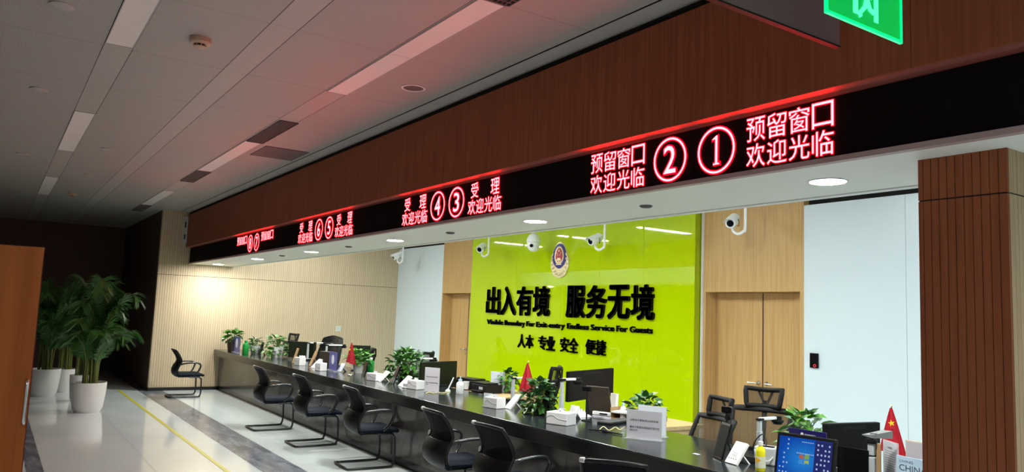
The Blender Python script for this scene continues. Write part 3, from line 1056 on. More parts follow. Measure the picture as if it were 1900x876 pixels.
bullet_camera('white bullet camera on a hooked pole in front of the oak door lining', 1383, 390, 0.42)
bullet_camera('white bullet camera on a hooked pole right of the emblem, over the lime panel', 1122, 428, 0.05)
bullet_camera('white bullet camera on a hooked pole at the left edge of the lime panel', 907, 447, 0.6)
bullet_camera('white bullet camera in the corner of fluted end wall and white panel', 748, 464, -0.1)
p = U(990, 447, y=7.0)
t = thing('dome_camera', 'white rotating dome camera hanging left above the emblem', 'security camera', (p.x, 7.0, ZI))
MB().cyl((0, 0, 0), (0, 0, p.z + 0.08 - ZI), 0.03, n=16).build('hanging_pole', M_whitep, t, smooth=40)
zz = p.z - ZI
MB().lathe([(0.035, zz + 0.115), (0.075, zz + 0.09), (0.105, zz + 0.03), (0.11, zz - 0.02), (0.1, zz - 0.03)], 28).build('housing', M_whitep, t, smooth=50)
b = MB().lathe([(0.097, zz - 0.03), (0.1, zz - 0.07), (0.085, zz - 0.13), (0.045, zz - 0.165), (0.0, zz - 0.17)], 28, cap=False).build('camera_head', M_whitep, t, smooth=50)
dv = Vector((0.6, -0.8, 0)).normalized()
MB().lathe([(0.0, 0.0), (0.028, 0.0), (0.028, 0.02), (0.0, 0.02)], 20, M=Matrix.Translation(Vector((0, 0, zz - 0.085)) + dv * 0.084) @ dv.to_track_quat('Z', 'Y').to_matrix().to_4x4(), cap=False).build('lens', M_lens, b)


# ================================================================== VISITOR CHAIRS
def visitor_chair(label):
    t = thing('visitor_chair', label, 'chair', (0, 0, 0), 0, 'cantilever visitor chairs along the counter')
    # base: one bent steel tube
    pts = [(-0.2, 0.3, 0.352), (-0.205, 0.44, 0.352), (-0.21, 0.485, 0.335), (-0.212, 0.5, 0.29), (-0.213, 0.505, 0.09), (-0.213, 0.49, 0.035), (-0.213, 0.45, 0.0145), (-0.213, 0.05, 0.0145), (-0.205, 0.015, 0.0145), (-0.18, 0.0, 0.0145)]
    path = spline(pts, 4)
    path = path + [Vector((-v.x, v.y, v.z)) for v in reversed(path)]
    MB().tube(path, 0.0125, 10).build('cantilever_base', M_steel, t, smooth=60)
    # seat cushion
    def seat(u, v):
        x = (u - 0.5) * 0.44
        y = 0.09 + v * 0.46
        r_ = min(1.0, 5 * min(u, 1 - u, v, 1 - v) + 0.15)
        return (x, y, 0.375 + 0.055 * math.sqrt(r_) - 0.03 * max(0, v - 0.8) * 4 * 0.25)
    MB().grid(seat, 14, 14, thick=0.03).build('seat', M_seat, t, smooth=60)
    MB().bbox((0, 0.3, 0.358), (0.38, 0.36, 0.018)).build('seat_pan', M_black, t, bevel=0.004)
    # backrest
    prof = [(0.02, 0.815), (0.075, 0.74), (0.115, 0.655), (0.115, 0.6), (0.085, 0.545), (0.06, 0.48), (0.07, 0.41), (0.12, 0.37)]
    sp = spline([(0, a, b) for a, b in prof], 3)

    def back(u, v):
        q = v * (len(sp) - 1)
        i = min(int(q), len(sp) - 2)
        p_ = sp[i].lerp(sp[i + 1], q - i)
        w_ = 0.43 - 0.05 * (1 - v) ** 2 - 0.04 * max(0, v - 0.8) * 5
        s_ = 2 * u - 1
        return (s_ * w_ / 2, p_.y + 0.035 * s_ * s_, p_.z + (0.012 * (1 - s_ * s_) if v < 0.05 else 0))
    n1 = 14
    MB().grid(lambda u, v: back(u, v * 0.5), 12, n1, thick=0.006).build('backrest_mesh', M_mesh, t, smooth=60)
    MB().grid(lambda u, v: back(u, 0.5 + v * 0.5), 12, n1, thick=0.022).build('lumbar_pad', mat('black_back_shell', (0.006, 0.006, 0.008), 0.45, spec=0.25), t, smooth=60)
    rim = [back(0, k / 16) for k in range(17)] + [back(k / 8, 1) for k in range(1, 9)] + [back(1, 1 - k / 16) for k in range(1, 17)] + [back(1 - k / 8, 0) for k in range(1, 8)]
    MB().tube(rim, 0.0135, 8, closed=True).build('back_frame', M_black, t, smooth=70)
    MB().tube([back(0.0, 0.5), back(0.25, 0.5), back(0.5, 0.5), back(0.75, 0.5), back(1, 0.5)], 0.009, 8).build('cross_rail', M_black, t, smooth=70)
    for sg in (-1, 1):
        a = spline([(sg * 0.215, 0.15, 0.575), (sg * 0.235, 0.2, 0.592), (sg * 0.245, 0.32, 0.607), (sg * 0.245, 0.42, 0.6), (sg * 0.243, 0.462, 0.57), (sg * 0.24, 0.462, 0.52), (sg * 0.225, 0.425, 0.44), (sg * 0.2, 0.37, 0.385)], 4)
        MB().tube(a, 0.0145, 8, flat=1.35).build('armrest', M_arm, t, smooth=70)
    c0, c1 = back(0.01, 0.0), back(0.0, 0.42)  # two small pale pieces on the left edge of the back
    MB().lathe([(0.004, -0.02), (0.015, -0.014), (0.017, 0.014), (0.004, 0.02)], 10, M=Matrix.Translation(Vector(c0) + Vector((0.0, -0.004, 0.004))) @ Matrix.Rotation(R(90), 4, 'Y')).build('pale_corner_piece', M_palegrey, t, smooth=60)
    MB().lathe([(0.004, -0.022), (0.016, -0.014), (0.016, 0.014), (0.004, 0.022)], 10, M=Matrix.Translation(Vector(c1) + Vector((-0.012, -0.008, 0)))).build('pale_side_piece', M_palegrey, t, smooth=60)
    return t


vc = visitor_chair('black cantilever visitor chair at the dark counter front, second from the end wall')
vc.location = (-10.62, 3.02, 0)
dup(vc, 'black cantilever visitor chair standing alone against the fluted end wall', (-14.66, 2.70, 0), 0)
dup(vc, 'black cantilever visitor chair in front of the blue board and red flag on the counter', (-9.27, 3.13, 0), 0)
dup(vc, 'black cantilever visitor chair in front of the large plant and tilted black screen', (-7.81, 3.19, 0), R(-3))
dup(vc, 'black visitor chair in front of the white sanitizer bottle, cut by the lower photo edge', (-5.87, 3.14, 0), R(-3))
dup(vc, 'black visitor chair before the low tissue box and plant, back and armrest visible', (-4.97, 3.13, 0), R(2))
dup(vc, 'black visitor chair turned sideways, only its back top showing at the lower photo edge', (-3.42, 3.05, 0), R(38))


# ================================================================== STAFF CHAIRS
def task_chair(label):
    t = thing('task_chair', label, 'office chair', (0, 0, 0), 0, 'mesh office chairs behind the counter')
    mb = MB()
    for k in range(5):
        a = k * 2 * PI / 5 + 0.3
        mb.tube([(0, 0, 0.1), (0.3 * math.cos(a), 0.3 * math.sin(a), 0.06)], [0.022, 0.014], 8)
        mb.lathe([(0.01, 0.0), (0.026, 0.006), (0.026, 0.045), (0.01, 0.052)], 12, c=(0.3 * math.cos(a), 0.3 * math.sin(a), 0))
    mb.cyl((0, 0, 0.08), (0, 0, 0.42), 0.026, n=12)
    mb.build('star_base', M_blackm, t, smooth=50)
    MB().bbox((0, 0, 0.455), (0.48, 0.46, 0.07)).build('seat', M_seat, t, bevel=0.02)
    lean = 0.14

    def back(u, v, w_=0.485, z0=0.5, z1=1.0):
        s_ = 2 * u - 1
        z = z0 + (z1 - z0) * v
        return (s_ * w_ / 2 * (1 - 0.06 * (1 - v)), 0.23 + lean * v - 0.05 * s_ * s_ - 0.03 * math.sin(v * PI), z)
    MB().grid(lambda u, v: back(u, v), 10, 12).build('back_mesh', M_meshthin, t, smooth=60)
    ringp = [back(k / 10, 0) for k in range(11)] + [back(1, k / 12) for k in range(1, 13)] + [back(1 - k / 10, 1) for k in range(1, 11)] + [back(0, 1 - k / 12) for k in range(1, 12)]
    MB().tube(ringp, 0.03, 8, closed=True, flat=0.6).build('back_frame', M_blackm, t, smooth=70)
    MB().tube(spline([(0, 0.1, 0.43), (0, 0.27, 0.46), (0, 0.3, 0.6), (0, 0.36, 0.85), (0, 0.4, 1.0), (0, 0.41, 1.07)], 4), 0.022, 8).build('spine', M_blackm, t, smooth=60)

    def head(u, v):
        s_ = 2 * u - 1
        return (s_ * 0.15 * (1.0 - 0.12 * (1 - v)), 0.385 - 0.05 * s_ * s_ + 0.03 * v, 1.025 + 0.135 * v + 0.012 * s_ * s_ * v)
    MB().grid(head, 8, 6).build('headrest_mesh', M_meshthin, t, smooth=60)
    rp = [head(k / 8, 0) for k in range(9)] + [head(1, k / 6) for k in range(1, 7)] + [head(1 - k / 8, 1) for k in range(1, 9)] + [head(0, 1 - k / 6) for k in range(1, 6)]
    h = MB().tube(rp, 0.021, 8, closed=True)
    for sg in (-1, 1):
        h.tube(spline([(0.0, 0.42, 1.02), (sg * 0.02, 0.425, 1.06), (sg * 0.06, 0.42, 1.155)], 4), 0.011, 8)
    h.build('headrest_frame', M_blackm, t, smooth=70)
    for sg in (-1, 1):
        MB().tube(spline([(sg * 0.22, 0.05, 0.44), (sg * 0.28, 0.05, 0.46), (sg * 0.29, 0.07, 0.55), (sg * 0.285, 0.06, 0.64)], 4), 0.014, 8).build('arm_post', M_blackm, t, smooth=60)
        MB().bbox((sg * 0.285, 0.03, 0.65), (0.07, 0.22, 0.025)).build('arm_pad', M_blackm, t, bevel=0.008)
    return t


tc = task_chair('black mesh office chair facing forward, headrest before the gap of the double door')


def seat_at(px, py, y, rz):
    q_ = U(px, py, y=y)
    return (q_.x + 0.395 * math.sin(rz), y - 0.395 * math.cos(rz), 0)


tc.rotation_euler = (0, 0, R(22))
tc.location = seat_at(1419, 738, 5.35, R(22))
tc.scale.z = U(1419, 738, y=5.35).z / 1.095
for px_, py_, y_, rz_, lb_ in ((1344, 756, 4.84, -16, 'black mesh office chair leaning left, behind the tall tilted black screen'),
                               (1036, 696, 4.9, -52, 'mesh office chair seen side on, its headrest above the plant before the lime panel'),
                               (548, 627, 5.0, 15, 'mesh office chair whose small headrest shows at the far left before the end wall'),
                               (694, 655, 5.3, -22, 'mesh office chair right of the flag and bright plant, before the end wall'),
                               (798, 664, 5.1, -55, 'mesh office chair with arched headrest above the dark monitor by the white panel'),
                               (762, 664, 5.75, -20, 'mesh office chair mostly hidden behind the big round plant by the white panel')):
    o = dup(tc, lb_, seat_at(px_, py_, y_, R(rz_)), R(rz_))
    o.scale.z = (U(px_, py_, y=y_).z) / 1.095

p = U(617, 632, y=5.0)
lc = thing('executive_chair', 'black padded leather chair with rounded top at the far desk', 'office chair', (p.x, 4.7, 0), R(15))
mb = MB()
for k in range(5):
    a = k * 2 * PI / 5
    mb.tube([(0, 0, 0.1), (0.3 * math.cos(a), 0.3 * math.sin(a), 0.05)], [0.022, 0.014], 8)
    mb.lathe([(0.01, 0.0), (0.026, 0.006), (0.026, 0.04), (0.01, 0.046)], 12, c=(0.3 * math.cos(a), 0.3 * math.sin(a), 0))
mb.cyl((0, 0, 0.08), (0, 0, 0.42), 0.028, n=12)
mb.build('star_base', M_blackm, lc, smooth=50)
MB().bbox((0, 0, 0.47), (0.52, 0.5, 0.1)).build('seat', M_black, lc, bevel=0.03)


def lback(u, v):
    s_ = 2 * u - 1
    return (s_ * (0.29 - 0.06 * v ** 3) * (1 - 0.15 * max(0, v - 0.85)), 0.22 + 0.16 * v - 0.07 * s_ * s_, 0.5 + 0.68 * v - 0.05 * s_ * s_ * v)


MB().grid(lback, 12, 14, thick=0.08).build('backrest', M_black, lc, smooth=60)
MB().tube([lback(k / 10, 0.78) for k in range(11)], 0.02, 8).build('back_seam_roll', M_arm, lc, smooth=60)
for sg in (-1, 1):
    MB().tube(spline([(sg * 0.26, 0.2, 0.62), (sg * 0.3, 0.0, 0.65), (sg * 0.3, -0.16, 0.62), (sg * 0.27, -0.18, 0.48)], 5), 0.022, 8).build('armrest', M_black, lc, smooth=60)

# ================================================================== CABINET AND PALMS
xc_ = -2.9
pt = U(86, 458.5, x=xc_)
cb = thing('storage_cabinet', 'tall orange brown wooden cabinet with a steel handle at the left photo edge', 'cabinet', (xc_, pt.y, 0))
MB().box((-0.42, -0.9, 0.03), (-0.022, -0.002, pt.z)).build('body', M_cabedge, cb)
dr = MB().box((-0.02, -0.45, 0.06), (0.0, -0.006, pt.z - 0.003)).build('cabinet_door', M_cab, cb, bevel=0.0015)
h0, h1 = U(50, 706, x=xc_), U(50, 784, x=xc_)
yh = h0.y - pt.y
MB().tube(spline([(0.0, yh, h0.z - 0), (0.022, yh, h0.z), (0.03, yh, h0.z - 0.02), (0.03, yh, h1.z + 0.02), (0.022, yh, h1.z), (0.0, yh, h1.z)], 5), 0.0055, 8).build('handle', M_chrome, dr, smooth=60)
dr = MB().box((-0.02, -0.897, 0.06), (0.0, -0.455, pt.z - 0.003)).build('cabinet_door', M_cab, cb, bevel=0.0015)
MB().box((-0.02, -0.897, 0.0), (-0.03, -0.006, 0.06)).build('plinth', M_blackm, cb)


def palm(label, loc, seed, potr=0.235, poth=0.43, h=1.75, nf=26, spread=0.85):
    rnd = random.Random(seed)
    t = thing('potted_palm', label, 'potted plant', loc, 0, 'areca palms in white pots')
    MB().lathe([(potr * 0.72, 0.0), (potr * 0.86, 0.06), (potr * 0.98, poth * 0.7), (potr, poth), (potr * 0.92, poth), (potr * 0.9, poth - 0.05), (0.01, poth - 0.05)], 32).build('pot', M_potw, t, smooth=50)
    MB().lathe([(0.0, poth - 0.04), (potr * 0.9, poth - 0.04)], 24, cap=False).build('soil', M_soil, t)
    st, lf = MB(), MB()
    for k in range(nf):
        a = rnd.random() * 2 * PI
        L = h * rnd.uniform(0.38, 1.0)
        out_ = spread * rnd.uniform(0.25, 1.0)
        bx, by = rnd.uniform(-0.1, 0.1), rnd.uniform(-0.1, 0.1)
        dx, dy = math.cos(a), math.sin(a)
        P = spline([(bx, by, poth - 0.05), (bx + dx * 0.06 * out_, by + dy * 0.06 * out_, poth + L * 0.35), (bx + dx * 0.3 * out_, by + dy * 0.3 * out_, poth + L * 0.68), (bx + dx * 0.72 * out_, by + dy * 0.72 * out_, poth + L * 0.88), (bx + dx * 1.0 * out_, by + dy * 1.0 * out_, poth + L * 0.82)], 8)
        st.tube(P, [0.011 * (1 - i / len(P)) + 0.003 for i in range(len(P))], 5)
        n0 = int(len(P) * 0.3)
        side = Vector((-dy, dx, 0))
        for i in range(n0, len(P) - 1):
            for sub in (0, 0.33, 0.67):
                c = P[i].lerp(P[i + 1], sub)
                tdir = (P[i + 1] - P[i]).normalized()
                fr = (i + sub - n0) / (len(P) - n0)
                ll = 0.25 * (0.55 + 0.9 * math.sin(PI * min(1, fr * 0.85 + 0.12))) * 0.8
                for sg in (-1, 1):
                    d = (tdir * 0.75 + side * sg * 0.75 + Vector((0, 0, -0.12 + rnd.uniform(-0.15, 0.1)))).normalized()
                    nrm = d.cross(tdir).normalized()
                    wv = d.cross(nrm) * 0.006
                    m_ = c + d * ll * 0.5
                    e = c + d * ll + Vector((0, 0, -0.09 * ll / 0.3))
                    lf.add([c - wv * 0.4, m_ - wv, e, m_ + wv, c + wv * 0.4], [(0, 1, 2, 3, 4)])
    st.build('stems', M_pstem, t, smooth=60)
    lf.build('fronds', M_palm, t)
    return t


palm('full areca palm in a white pot nearest the fluted end wall', (-13.0, 1.31, 0), 3, 0.235, 0.43, 1.75, 40, 0.6)
palm('dim areca palm in a white pot standing next to the cabinet edge', (-15.3, 0.86, 0), 7, 0.24, 0.45, 1.7, 20, 0.5)
palm('dim areca palm in a small pot, second from the cabinet', (-15.9, 1.2, 0), 9, 0.19, 0.4, 1.6, 18, 0.5)
palm('areca palm half hidden behind the full palm nearest the end wall', (-14.4, 1.33, 0), 11, 0.17, 0.42, 1.5, 16, 0.45)


# ================================================================== THINGS ON THE COUNTER
def foliage(mb, n, rx, ry, z0, h, size, seed, droop=0.25):
    rnd = random.Random(seed)
    for k in range(n):
        a = rnd.random() * 2 * PI
        q = math.sqrt(rnd.random())
        zz_ = rnd.random()
        env = math.sin(PI * (0.18 + 0.8 * zz_)) ** 0.7
        c = Vector((math.cos(a) * rx * q * env, math.sin(a) * ry * q * env, z0 + h * zz_))
        d = Vector((math.cos(a), math.sin(a), rnd.uniform(-0.5, 0.7) + (zz_ - 0.5))).normalized()
        d = (d + Vector((rnd.uniform(-.5, .5), rnd.uniform(-.5, .5), rnd.uniform(-.4, .4)))).normalized()
        s_ = size * rnd.uniform(0.6, 1.15)
        up = Vector((rnd.uniform(-.5, .5), rnd.uniform(-.5, .5), 1)).normalized()
        sd = d.cross(up).normalized()
        nn = sd.cross(d)
        P = lambda u, v, w_=0: c + d * (v * s_) + sd * (u * s_) + nn * (w_ * s_)
        vs = [P(0, 0.05), P(-0.22, -0.05, 0.06), P(-0.4, 0.18, 0.08), P(-0.3, 0.6, 0.02), P(0, 1.05, -droop), P(0.3, 0.6, 0.02), P(0.4, 0.18, 0.08), P(0.22, -0.05, 0.06), P(0, 0.5, -0.05)]
        vs = [Vector((v_.x, v_.y, max(v_.z, 0.006))) for v_ in vs]
        mb.add(vs, [(0, 1, 2, 8), (8, 2, 3), (8, 3, 4), (8, 4, 5), (8, 5, 6), (8, 6, 7, 0)], 0 if rnd.random() < 0.7 else 1)


def table_plant(label, px, py, rx, z0, h, n, size, seed, pot=None, potr=0.07, poth=0.13, mats=None, zbase=CT, y=None, ry=None):
    p = U(px, py, z=zbase) if y is None else Vector((U(px, py, y=y).x, y, zbase))
    t = thing('potted_plant', label, 'potted plant', (p.x, p.y, zbase), 0, 'leafy potted plants on the counter')
    pm = pot or M_potw
    MB().lathe([(potr * 0.75, 0.0), (potr * 0.9, poth * 0.5), (potr, poth), (potr * 0.9, poth), (potr * 0.88, poth - 0.015), (0.005, poth - 0.015)], 24).build('pot', pm, t, smooth=50)
    rnd = random.Random(seed + 50)
    st = MB()
    for k in range(12):
        a = rnd.random() * 2 * PI
        r_ = rx * rnd.uniform(0.3, 0.8)
        st.tube(spline([(0.02 * math.cos(a), 0.02 * math.sin(a), poth - 0.02), (r_ * 0.5 * math.cos(a), r_ * 0.5 * math.sin(a), poth + h * 0.35), (r_ * math.cos(a), r_ * math.sin(a), z0 + h * rnd.uniform(0.3, 0.9))], 4), 0.003, 5)
    st.build('stems', M_stem, t)
    lf = MB()
    foliage(lf, n, rx, ry or rx, z0, h, size, seed)
    lf.build('foliage', mats or [M_leaf, M_leaf3], t)
    return t


def oriented(BL, BR, TL, zb=CT):
    a, b = U(*BL, z=zb), U(*BR, z=zb)
    d = (b - a).normalized()
    q = UP(TL[0], TL[1], a, d)
    up = (q - a)
    return a, d, (b - a).length, up


def slab(name, label, cat, BL, BR, TL, th, mats, group=None, maxw=None, stand=True, screen=None, lines=None, zb=CT):
    """flat device leaning back on its stand, feet on the counter"""
    a, d, w_, up = oriented(BL, BR, TL, zb)
    if maxw:
        w_ = min(w_, maxw)
    L = up.length
    upn = up.normalized()
    nrm = d.cross(upn).normalized()        # toward the customers
    if nrm.y > 0:
        nrm = -nrm
    t = thing(name, label, cat, (a.x, a.y, zb), 0, group)
    o0 = Vector((0, 0, 0.004))
    fn = lambda u, v, q: o0 + d * u + upn * v + nrm * q
    mb = MB()
    vs = [fn(u, v, q) for q in (-th, 0) for u, v in ((0, 0), (w_, 0), (w_, L), (0, L))]
    mb.add(vs, [(3, 2, 1, 0), (4, 5, 6, 7), (0, 1, 5, 4), (1, 2, 6, 5), (2, 3, 7, 6), (3, 0, 4, 7)])
    mb.build('body', mats, t, bevel=0.003)
    if screen:
        u0, u1, v0, v1, m = screen
        MB().add([fn(u, v, 0.0012) for u, v in ((u0 * w_, v0 * L), (u1 * w_, v0 * L), (u1 * w_, v1 * L), (u0 * w_, v1 * L))], [(0, 1, 2, 3)]).build('screen', m, t)
    if lines:
        mb = MB()
        for s_, u0, u1, v0, v1 in lines:
            if s_ == '#':
                mb.add([fn(u, v, 0.002) for u, v in ((u0 * w_, v0 * L), (u1 * w_, v0 * L), (u1 * w_, v1 * L), (u0 * w_, v1 * L))], [(0, 1, 2, 3)])
            else:
                text_into(mb, s_, u0 * w_, u1 * w_, v0 * L, v1 * L, lambda u, v, q: fn(u, v, 0.002), 0, 0.0)
        mb.build('printing', M_ink, t)
    if stand:
        back = -nrm
        back.z = 0
        back.normalize()
        mid = fn(w_ / 2, L * 0.55, -th)
        foot = Vector((mid.x, mid.y, 0)) + back * 0.05
        mb = MB()
        s_ = d * min(0.03, w_ * 0.35)
        mb.add([mid - s_, mid + s_, foot + s_ * 1.3, foot - s_ * 1.3, mid - s_ + back * 0.008, mid + s_ + back * 0.008, foot + s_ * 1.3 + back * 0.012, foot - s_ * 1.3 + back * 0.012], [(0, 1, 2, 3), (7, 6, 5, 4), (0, 4, 5, 1), (1, 5, 6, 2), (2, 6, 7, 3), (3, 7, 4, 0)])
        mb.build('stand', mats, t)
    return t


PADG = 'white tilted rating pads on the counter'
PADL = [('#', 0.25, 0.75, 0.40, 0.41), ('#', 0.3, 0.8, 0.47, 0.48), ('#', 0.3, 0.7, 0.36, 0.37), ('#', 0.15, 0.25, 0.2, 0.23), ('#', 0.35, 0.45, 0.2, 0.23), ('#', 0.55, 0.65, 0.2, 0.23), ('#', 0.75, 0.85, 0.2, 0.23), ('#', 0.2, 0.45, 0.52, 0.53), ('#', 0.4, 0.8, 0.32, 0.33)]
slab('rating_pad', 'white tilted rating pad with small print beside the yellow juice bottle', 'rating device', (1344, 857.8), (1369.6, 865.4), (1366, 819), 0.02, M_whitep, PADG, 0.11, lines=PADL)
slab('rating_pad', 'white tilted rating pad right of the white tissue box, before the big green plant', 'rating device', (935, 757.5), (944.5, 760), (957, 731.5), 0.02, M_whitep, PADG)
slab('rating_pad', 'white tilted rating pad beside the round tissue box and white notice', 'rating device', (738, 716), (745, 718.5), (757, 697), 0.018, M_whitep, PADG)
slab('rating_pad', 'white tilted rating pad left of the tall tilted black screen', 'rating device', (697.5, 707), (704, 709), (716, 688), 0.018, M_whitep, PADG)
slab('rating_pad', 'white tilted rating pad beside the blue board and the flag', 'rating device', (625, 689), (632, 690.5), (634, 674), 0.016, M_whitep, PADG, screen=(0.15, 0.85, 0.2, 0.8, M_paper2))
slab('rating_pad', 'white tilted rating pad between two wooden backed screens far along the counter', 'rating device', (576, 682), (582, 683.5), (592, 666), 0.016, M_whitep, PADG)
BLKG = 'tilted black customer screens on the counter'
slab('customer_screen', 'tall tilted black customer screen in front of the leaning mesh office chair', 'screen', (1322, 848), (1343, 857), (1339.5, 783), 0.012, M_blackgl, BLKG, 0.13, screen=(0.06, 0.94, 0.05, 0.93, M_greyglass))
slab('customer_screen', 'tall tilted black customer screen standing in the big green plant', 'screen', (1001, 769), (1009, 771.5), (1011, 725), 0.012, M_blackgl, BLKG, 0.11)
slab('customer_screen', 'tall tilted black customer screen before the big round plant by the white panel', 'screen', (725, 712), (737, 717), (737, 679), 0.014, M_blackgl, BLKG, 0.13)
slab('customer_screen', 'tilted dark customer screen right of the bright plant in the white pot', 'screen', (670, 699), (680, 702), (677, 672), 0.014, M_blackgl, BLKG, 0.13)
slab('customer_screen', 'tilted black customer screen among the far left plants', 'screen', (479, 659), (486, 661), (486, 635), 0.014, M_blackgl, BLKG, 0.15)
slab('customer_screen', 'thin brown backed screen leaning beside the white card box, far along the counter', 'screen', (541, 674), (544, 675), (551, 646), 0.014, M_cardboard, BLKG)
slab('customer_screen', 'thin brown backed screen leaning left of the white tilted pad, far along the counter', 'screen', (572, 679), (575.5, 680), (585, 651), 0.014, M_cardboard, BLKG)


def box_item(name, label, cat, px, py, wx, wy, h, m, rz=0.0, group=None, bevel=0.006, zb=CT):
    p = U(px, py, z=zb)
    t = thing(name, label, cat, (p.x, p.y, zb), rz, group)
    MB().bbox((0, 0, h / 2), (wx, wy, h)).build('body', m, t, bevel=bevel)
    return t


def tissue_box(label, px, py, wx=0.17, wy=0.12, h=0.1, rz=0.2):
    t = box_item('tissue_box', label, 'tissue box', px, py, wx, wy, h, M_tissue, rz, 'white tissue boxes on the counter')
    mb = MB()
    mb.tube(spline([(-wx * 0.5, -wy / 2 - 0.001, h * 0.55), (-wx * 0.2, -wy / 2 - 0.001, h * 0.75), (wx * 0.1, -wy / 2 - 0.001, h * 0.5), (wx * 0.5, -wy / 2 - 0.001, h * 0.45)], 4), 0.002, 5)
    mb.build('lid_seam', M_greyp, t)
    mb = MB()
    mb.grid(lambda u, v: ((u - 0.5) * 0.06 + 0.01 * math.sin(v * 7), 0.012 * math.sin(u * 9), h + 0.0 + v * 0.028), 8, 3)
    mb.build('tissue', M_whitep, t, smooth=60)
    return t


tissue_box('white tissue box with wavy lid before the big green plant', 918, 757)
tissue_box('grey white tissue box holding papers, under the camera arm before the dark monitor', 1041, 787, 0.2, 0.15, 0.1, 0.35)
tissue_box('round cornered white tissue box left of the white notice', 771, 722)
tissue_box('white tissue box between tilted black screen and white pad, right of the far flag', 696, 706, 0.2, 0.13, 0.09)
tissue_box('white box left of the brown box, beside a white pad far along the counter', 595, 688, 0.14, 0.11, 0.11)
tissue_box('white card box with slanted white top, farthest of the white boxes', 556, 678, 0.16, 0.11, 0.12)
slab('paper_pad', 'white sheaf of paper slanting up from the grey white tissue box', 'paper', (1052, 776), (1066, 779), (1060, 752), 0.01, M_whitep, zb=CT)
slab('paper_pad', 'small slanted white reader standing on the farthest white card box', 'paper', (554, 674), (560, 675), (560, 660), 0.012, M_whitep, stand=True)


def scanner(label, px, py, top, arm, sc=1.0, head=True, fold=False, dirx=None):
    p = U(px, py, z=CT)
    zt_ = U(px, top, y=p.y).z
    t = thing('document_camera', label, 'document camera', (p.x, p.y, CT), 0, 'document cameras on the counter')
    h = zt_ - CT
    MB().bbox((0, 0.03, 0.012), (0.12, 0.16, 0.024)).build('base', M_blackm, t, bevel=0.004)
    MB().bbox((0, 0, h * 0.3), (0.034, 0.03, h * 0.6)).build('column', M_silver, t, bevel=0.003)
    MB().bbox((0, 0, h * 0.77), (0.028, 0.026, h * 0.34)).build('upper_column', M_silver, t, bevel=0.003)
    MB().bbox((0, 0.004, h * 0.965), (0.042, 0.05, h * 0.07)).build('joint', M_blackm, t, bevel=0.006)
    a = MB().bbox((0, arm / 2, h * 0.975), (0.026, arm, 0.02)).build('arm', M_whitep, t, bevel=0.004)
    if head:
        mb = MB().lathe([(0.03, -0.012), (0.03, 0.012)], 20, c=(0, arm, h * 0.975)).lathe([(0.042, -0.03), (0.045, -0.016), (0.03, -0.012)], 20, c=(0, arm, h * 0.975)).lathe([(0.03, -0.045), (0.036, -0.034), (0.03, -0.03)], 20, c=(0, arm, h * 0.975))
        mb.build('camera_head', M_blackm, t, smooth=40)
    return t


scanner('silver document camera with white arm behind the yellow juice bottle', 1409, 836, 776, 0.2)
scanner('silver document camera with arm reaching over the large dark monitor back', 1041, 778, 702, 0.17)
scanner('silver document camera left of the red flag before the lime panel', 951, 745, 700, 0.17, head=True)
scanner('silver document camera between the big round plant and the dark monitor by the white panel', 773, 707, 664, 0.24)
scanner('silver document camera far along the counter, left of the leather chair', 570, 669, 635, 0.28)
scanner('silver document camera before the black leather chair', 604, 678, 639, 0.28)
# folded one at the right
p = U(1622, 905, z=CT)
t = thing('document_camera', 'folded silver document camera beside the red flag at the right end', 'document camera', (p.x, p.y, CT), 0.25, 'document cameras on the counter')
zt_ = U(1622, 820, y=p.y).z - CT
MB().bbox((0, 0.03, 0.012), (0.13, 0.17, 0.024)).build('base', M_blackm, t, bevel=0.004)
MB().bbox((-0.012, 0, zt_ * 0.35), (0.04, 0.04, zt_ * 0.7 - 0.02)).build('column', M_silver, t, bevel=0.003)
MB().bbox((-0.012, 0, zt_ * 0.83), (0.034, 0.034, zt_ * 0.26)).build('upper_column', M_silver, t, bevel=0.003)
MB().bbox((0.025, 0.004, zt_ * 0.5), (0.022, 0.02, zt_ * 0.95)).build('folded_arm', M_cardboard, t, bevel=0.003)
MB().bbox((-0.008, 0, zt_ + 0.005), (0.055, 0.05, 0.03)).build('joint', M_blackm, t, bevel=0.006)
mb = MB()
mb.add([(-0.06, -0.01, zt_ + 0.034), (0.0, -0.03, zt_ + 0.04), (0.08, 0.07, zt_ + 0.062), (0.02, 0.1, zt_ + 0.06), (-0.06, -0.01, zt_ + 0.03), (0.0, -0.03, zt_ + 0.022), (0.08, 0.07, zt_ + 0.02), (0.02, 0.1, zt_ + 0.022)], [(0, 1, 2, 3), (7, 6, 5, 4), (0, 4, 5, 1), (1, 5, 6, 2), (2, 6, 7, 3), (3, 7, 4, 0)])
mb.bbox((0.0, 0.0, zt_ + 0.03), (0.03, 0.03, 0.04))
mb.build('scan_head', mat('mid_grey_plastic', (0.2, 0.22, 0.22), 0.4), t)


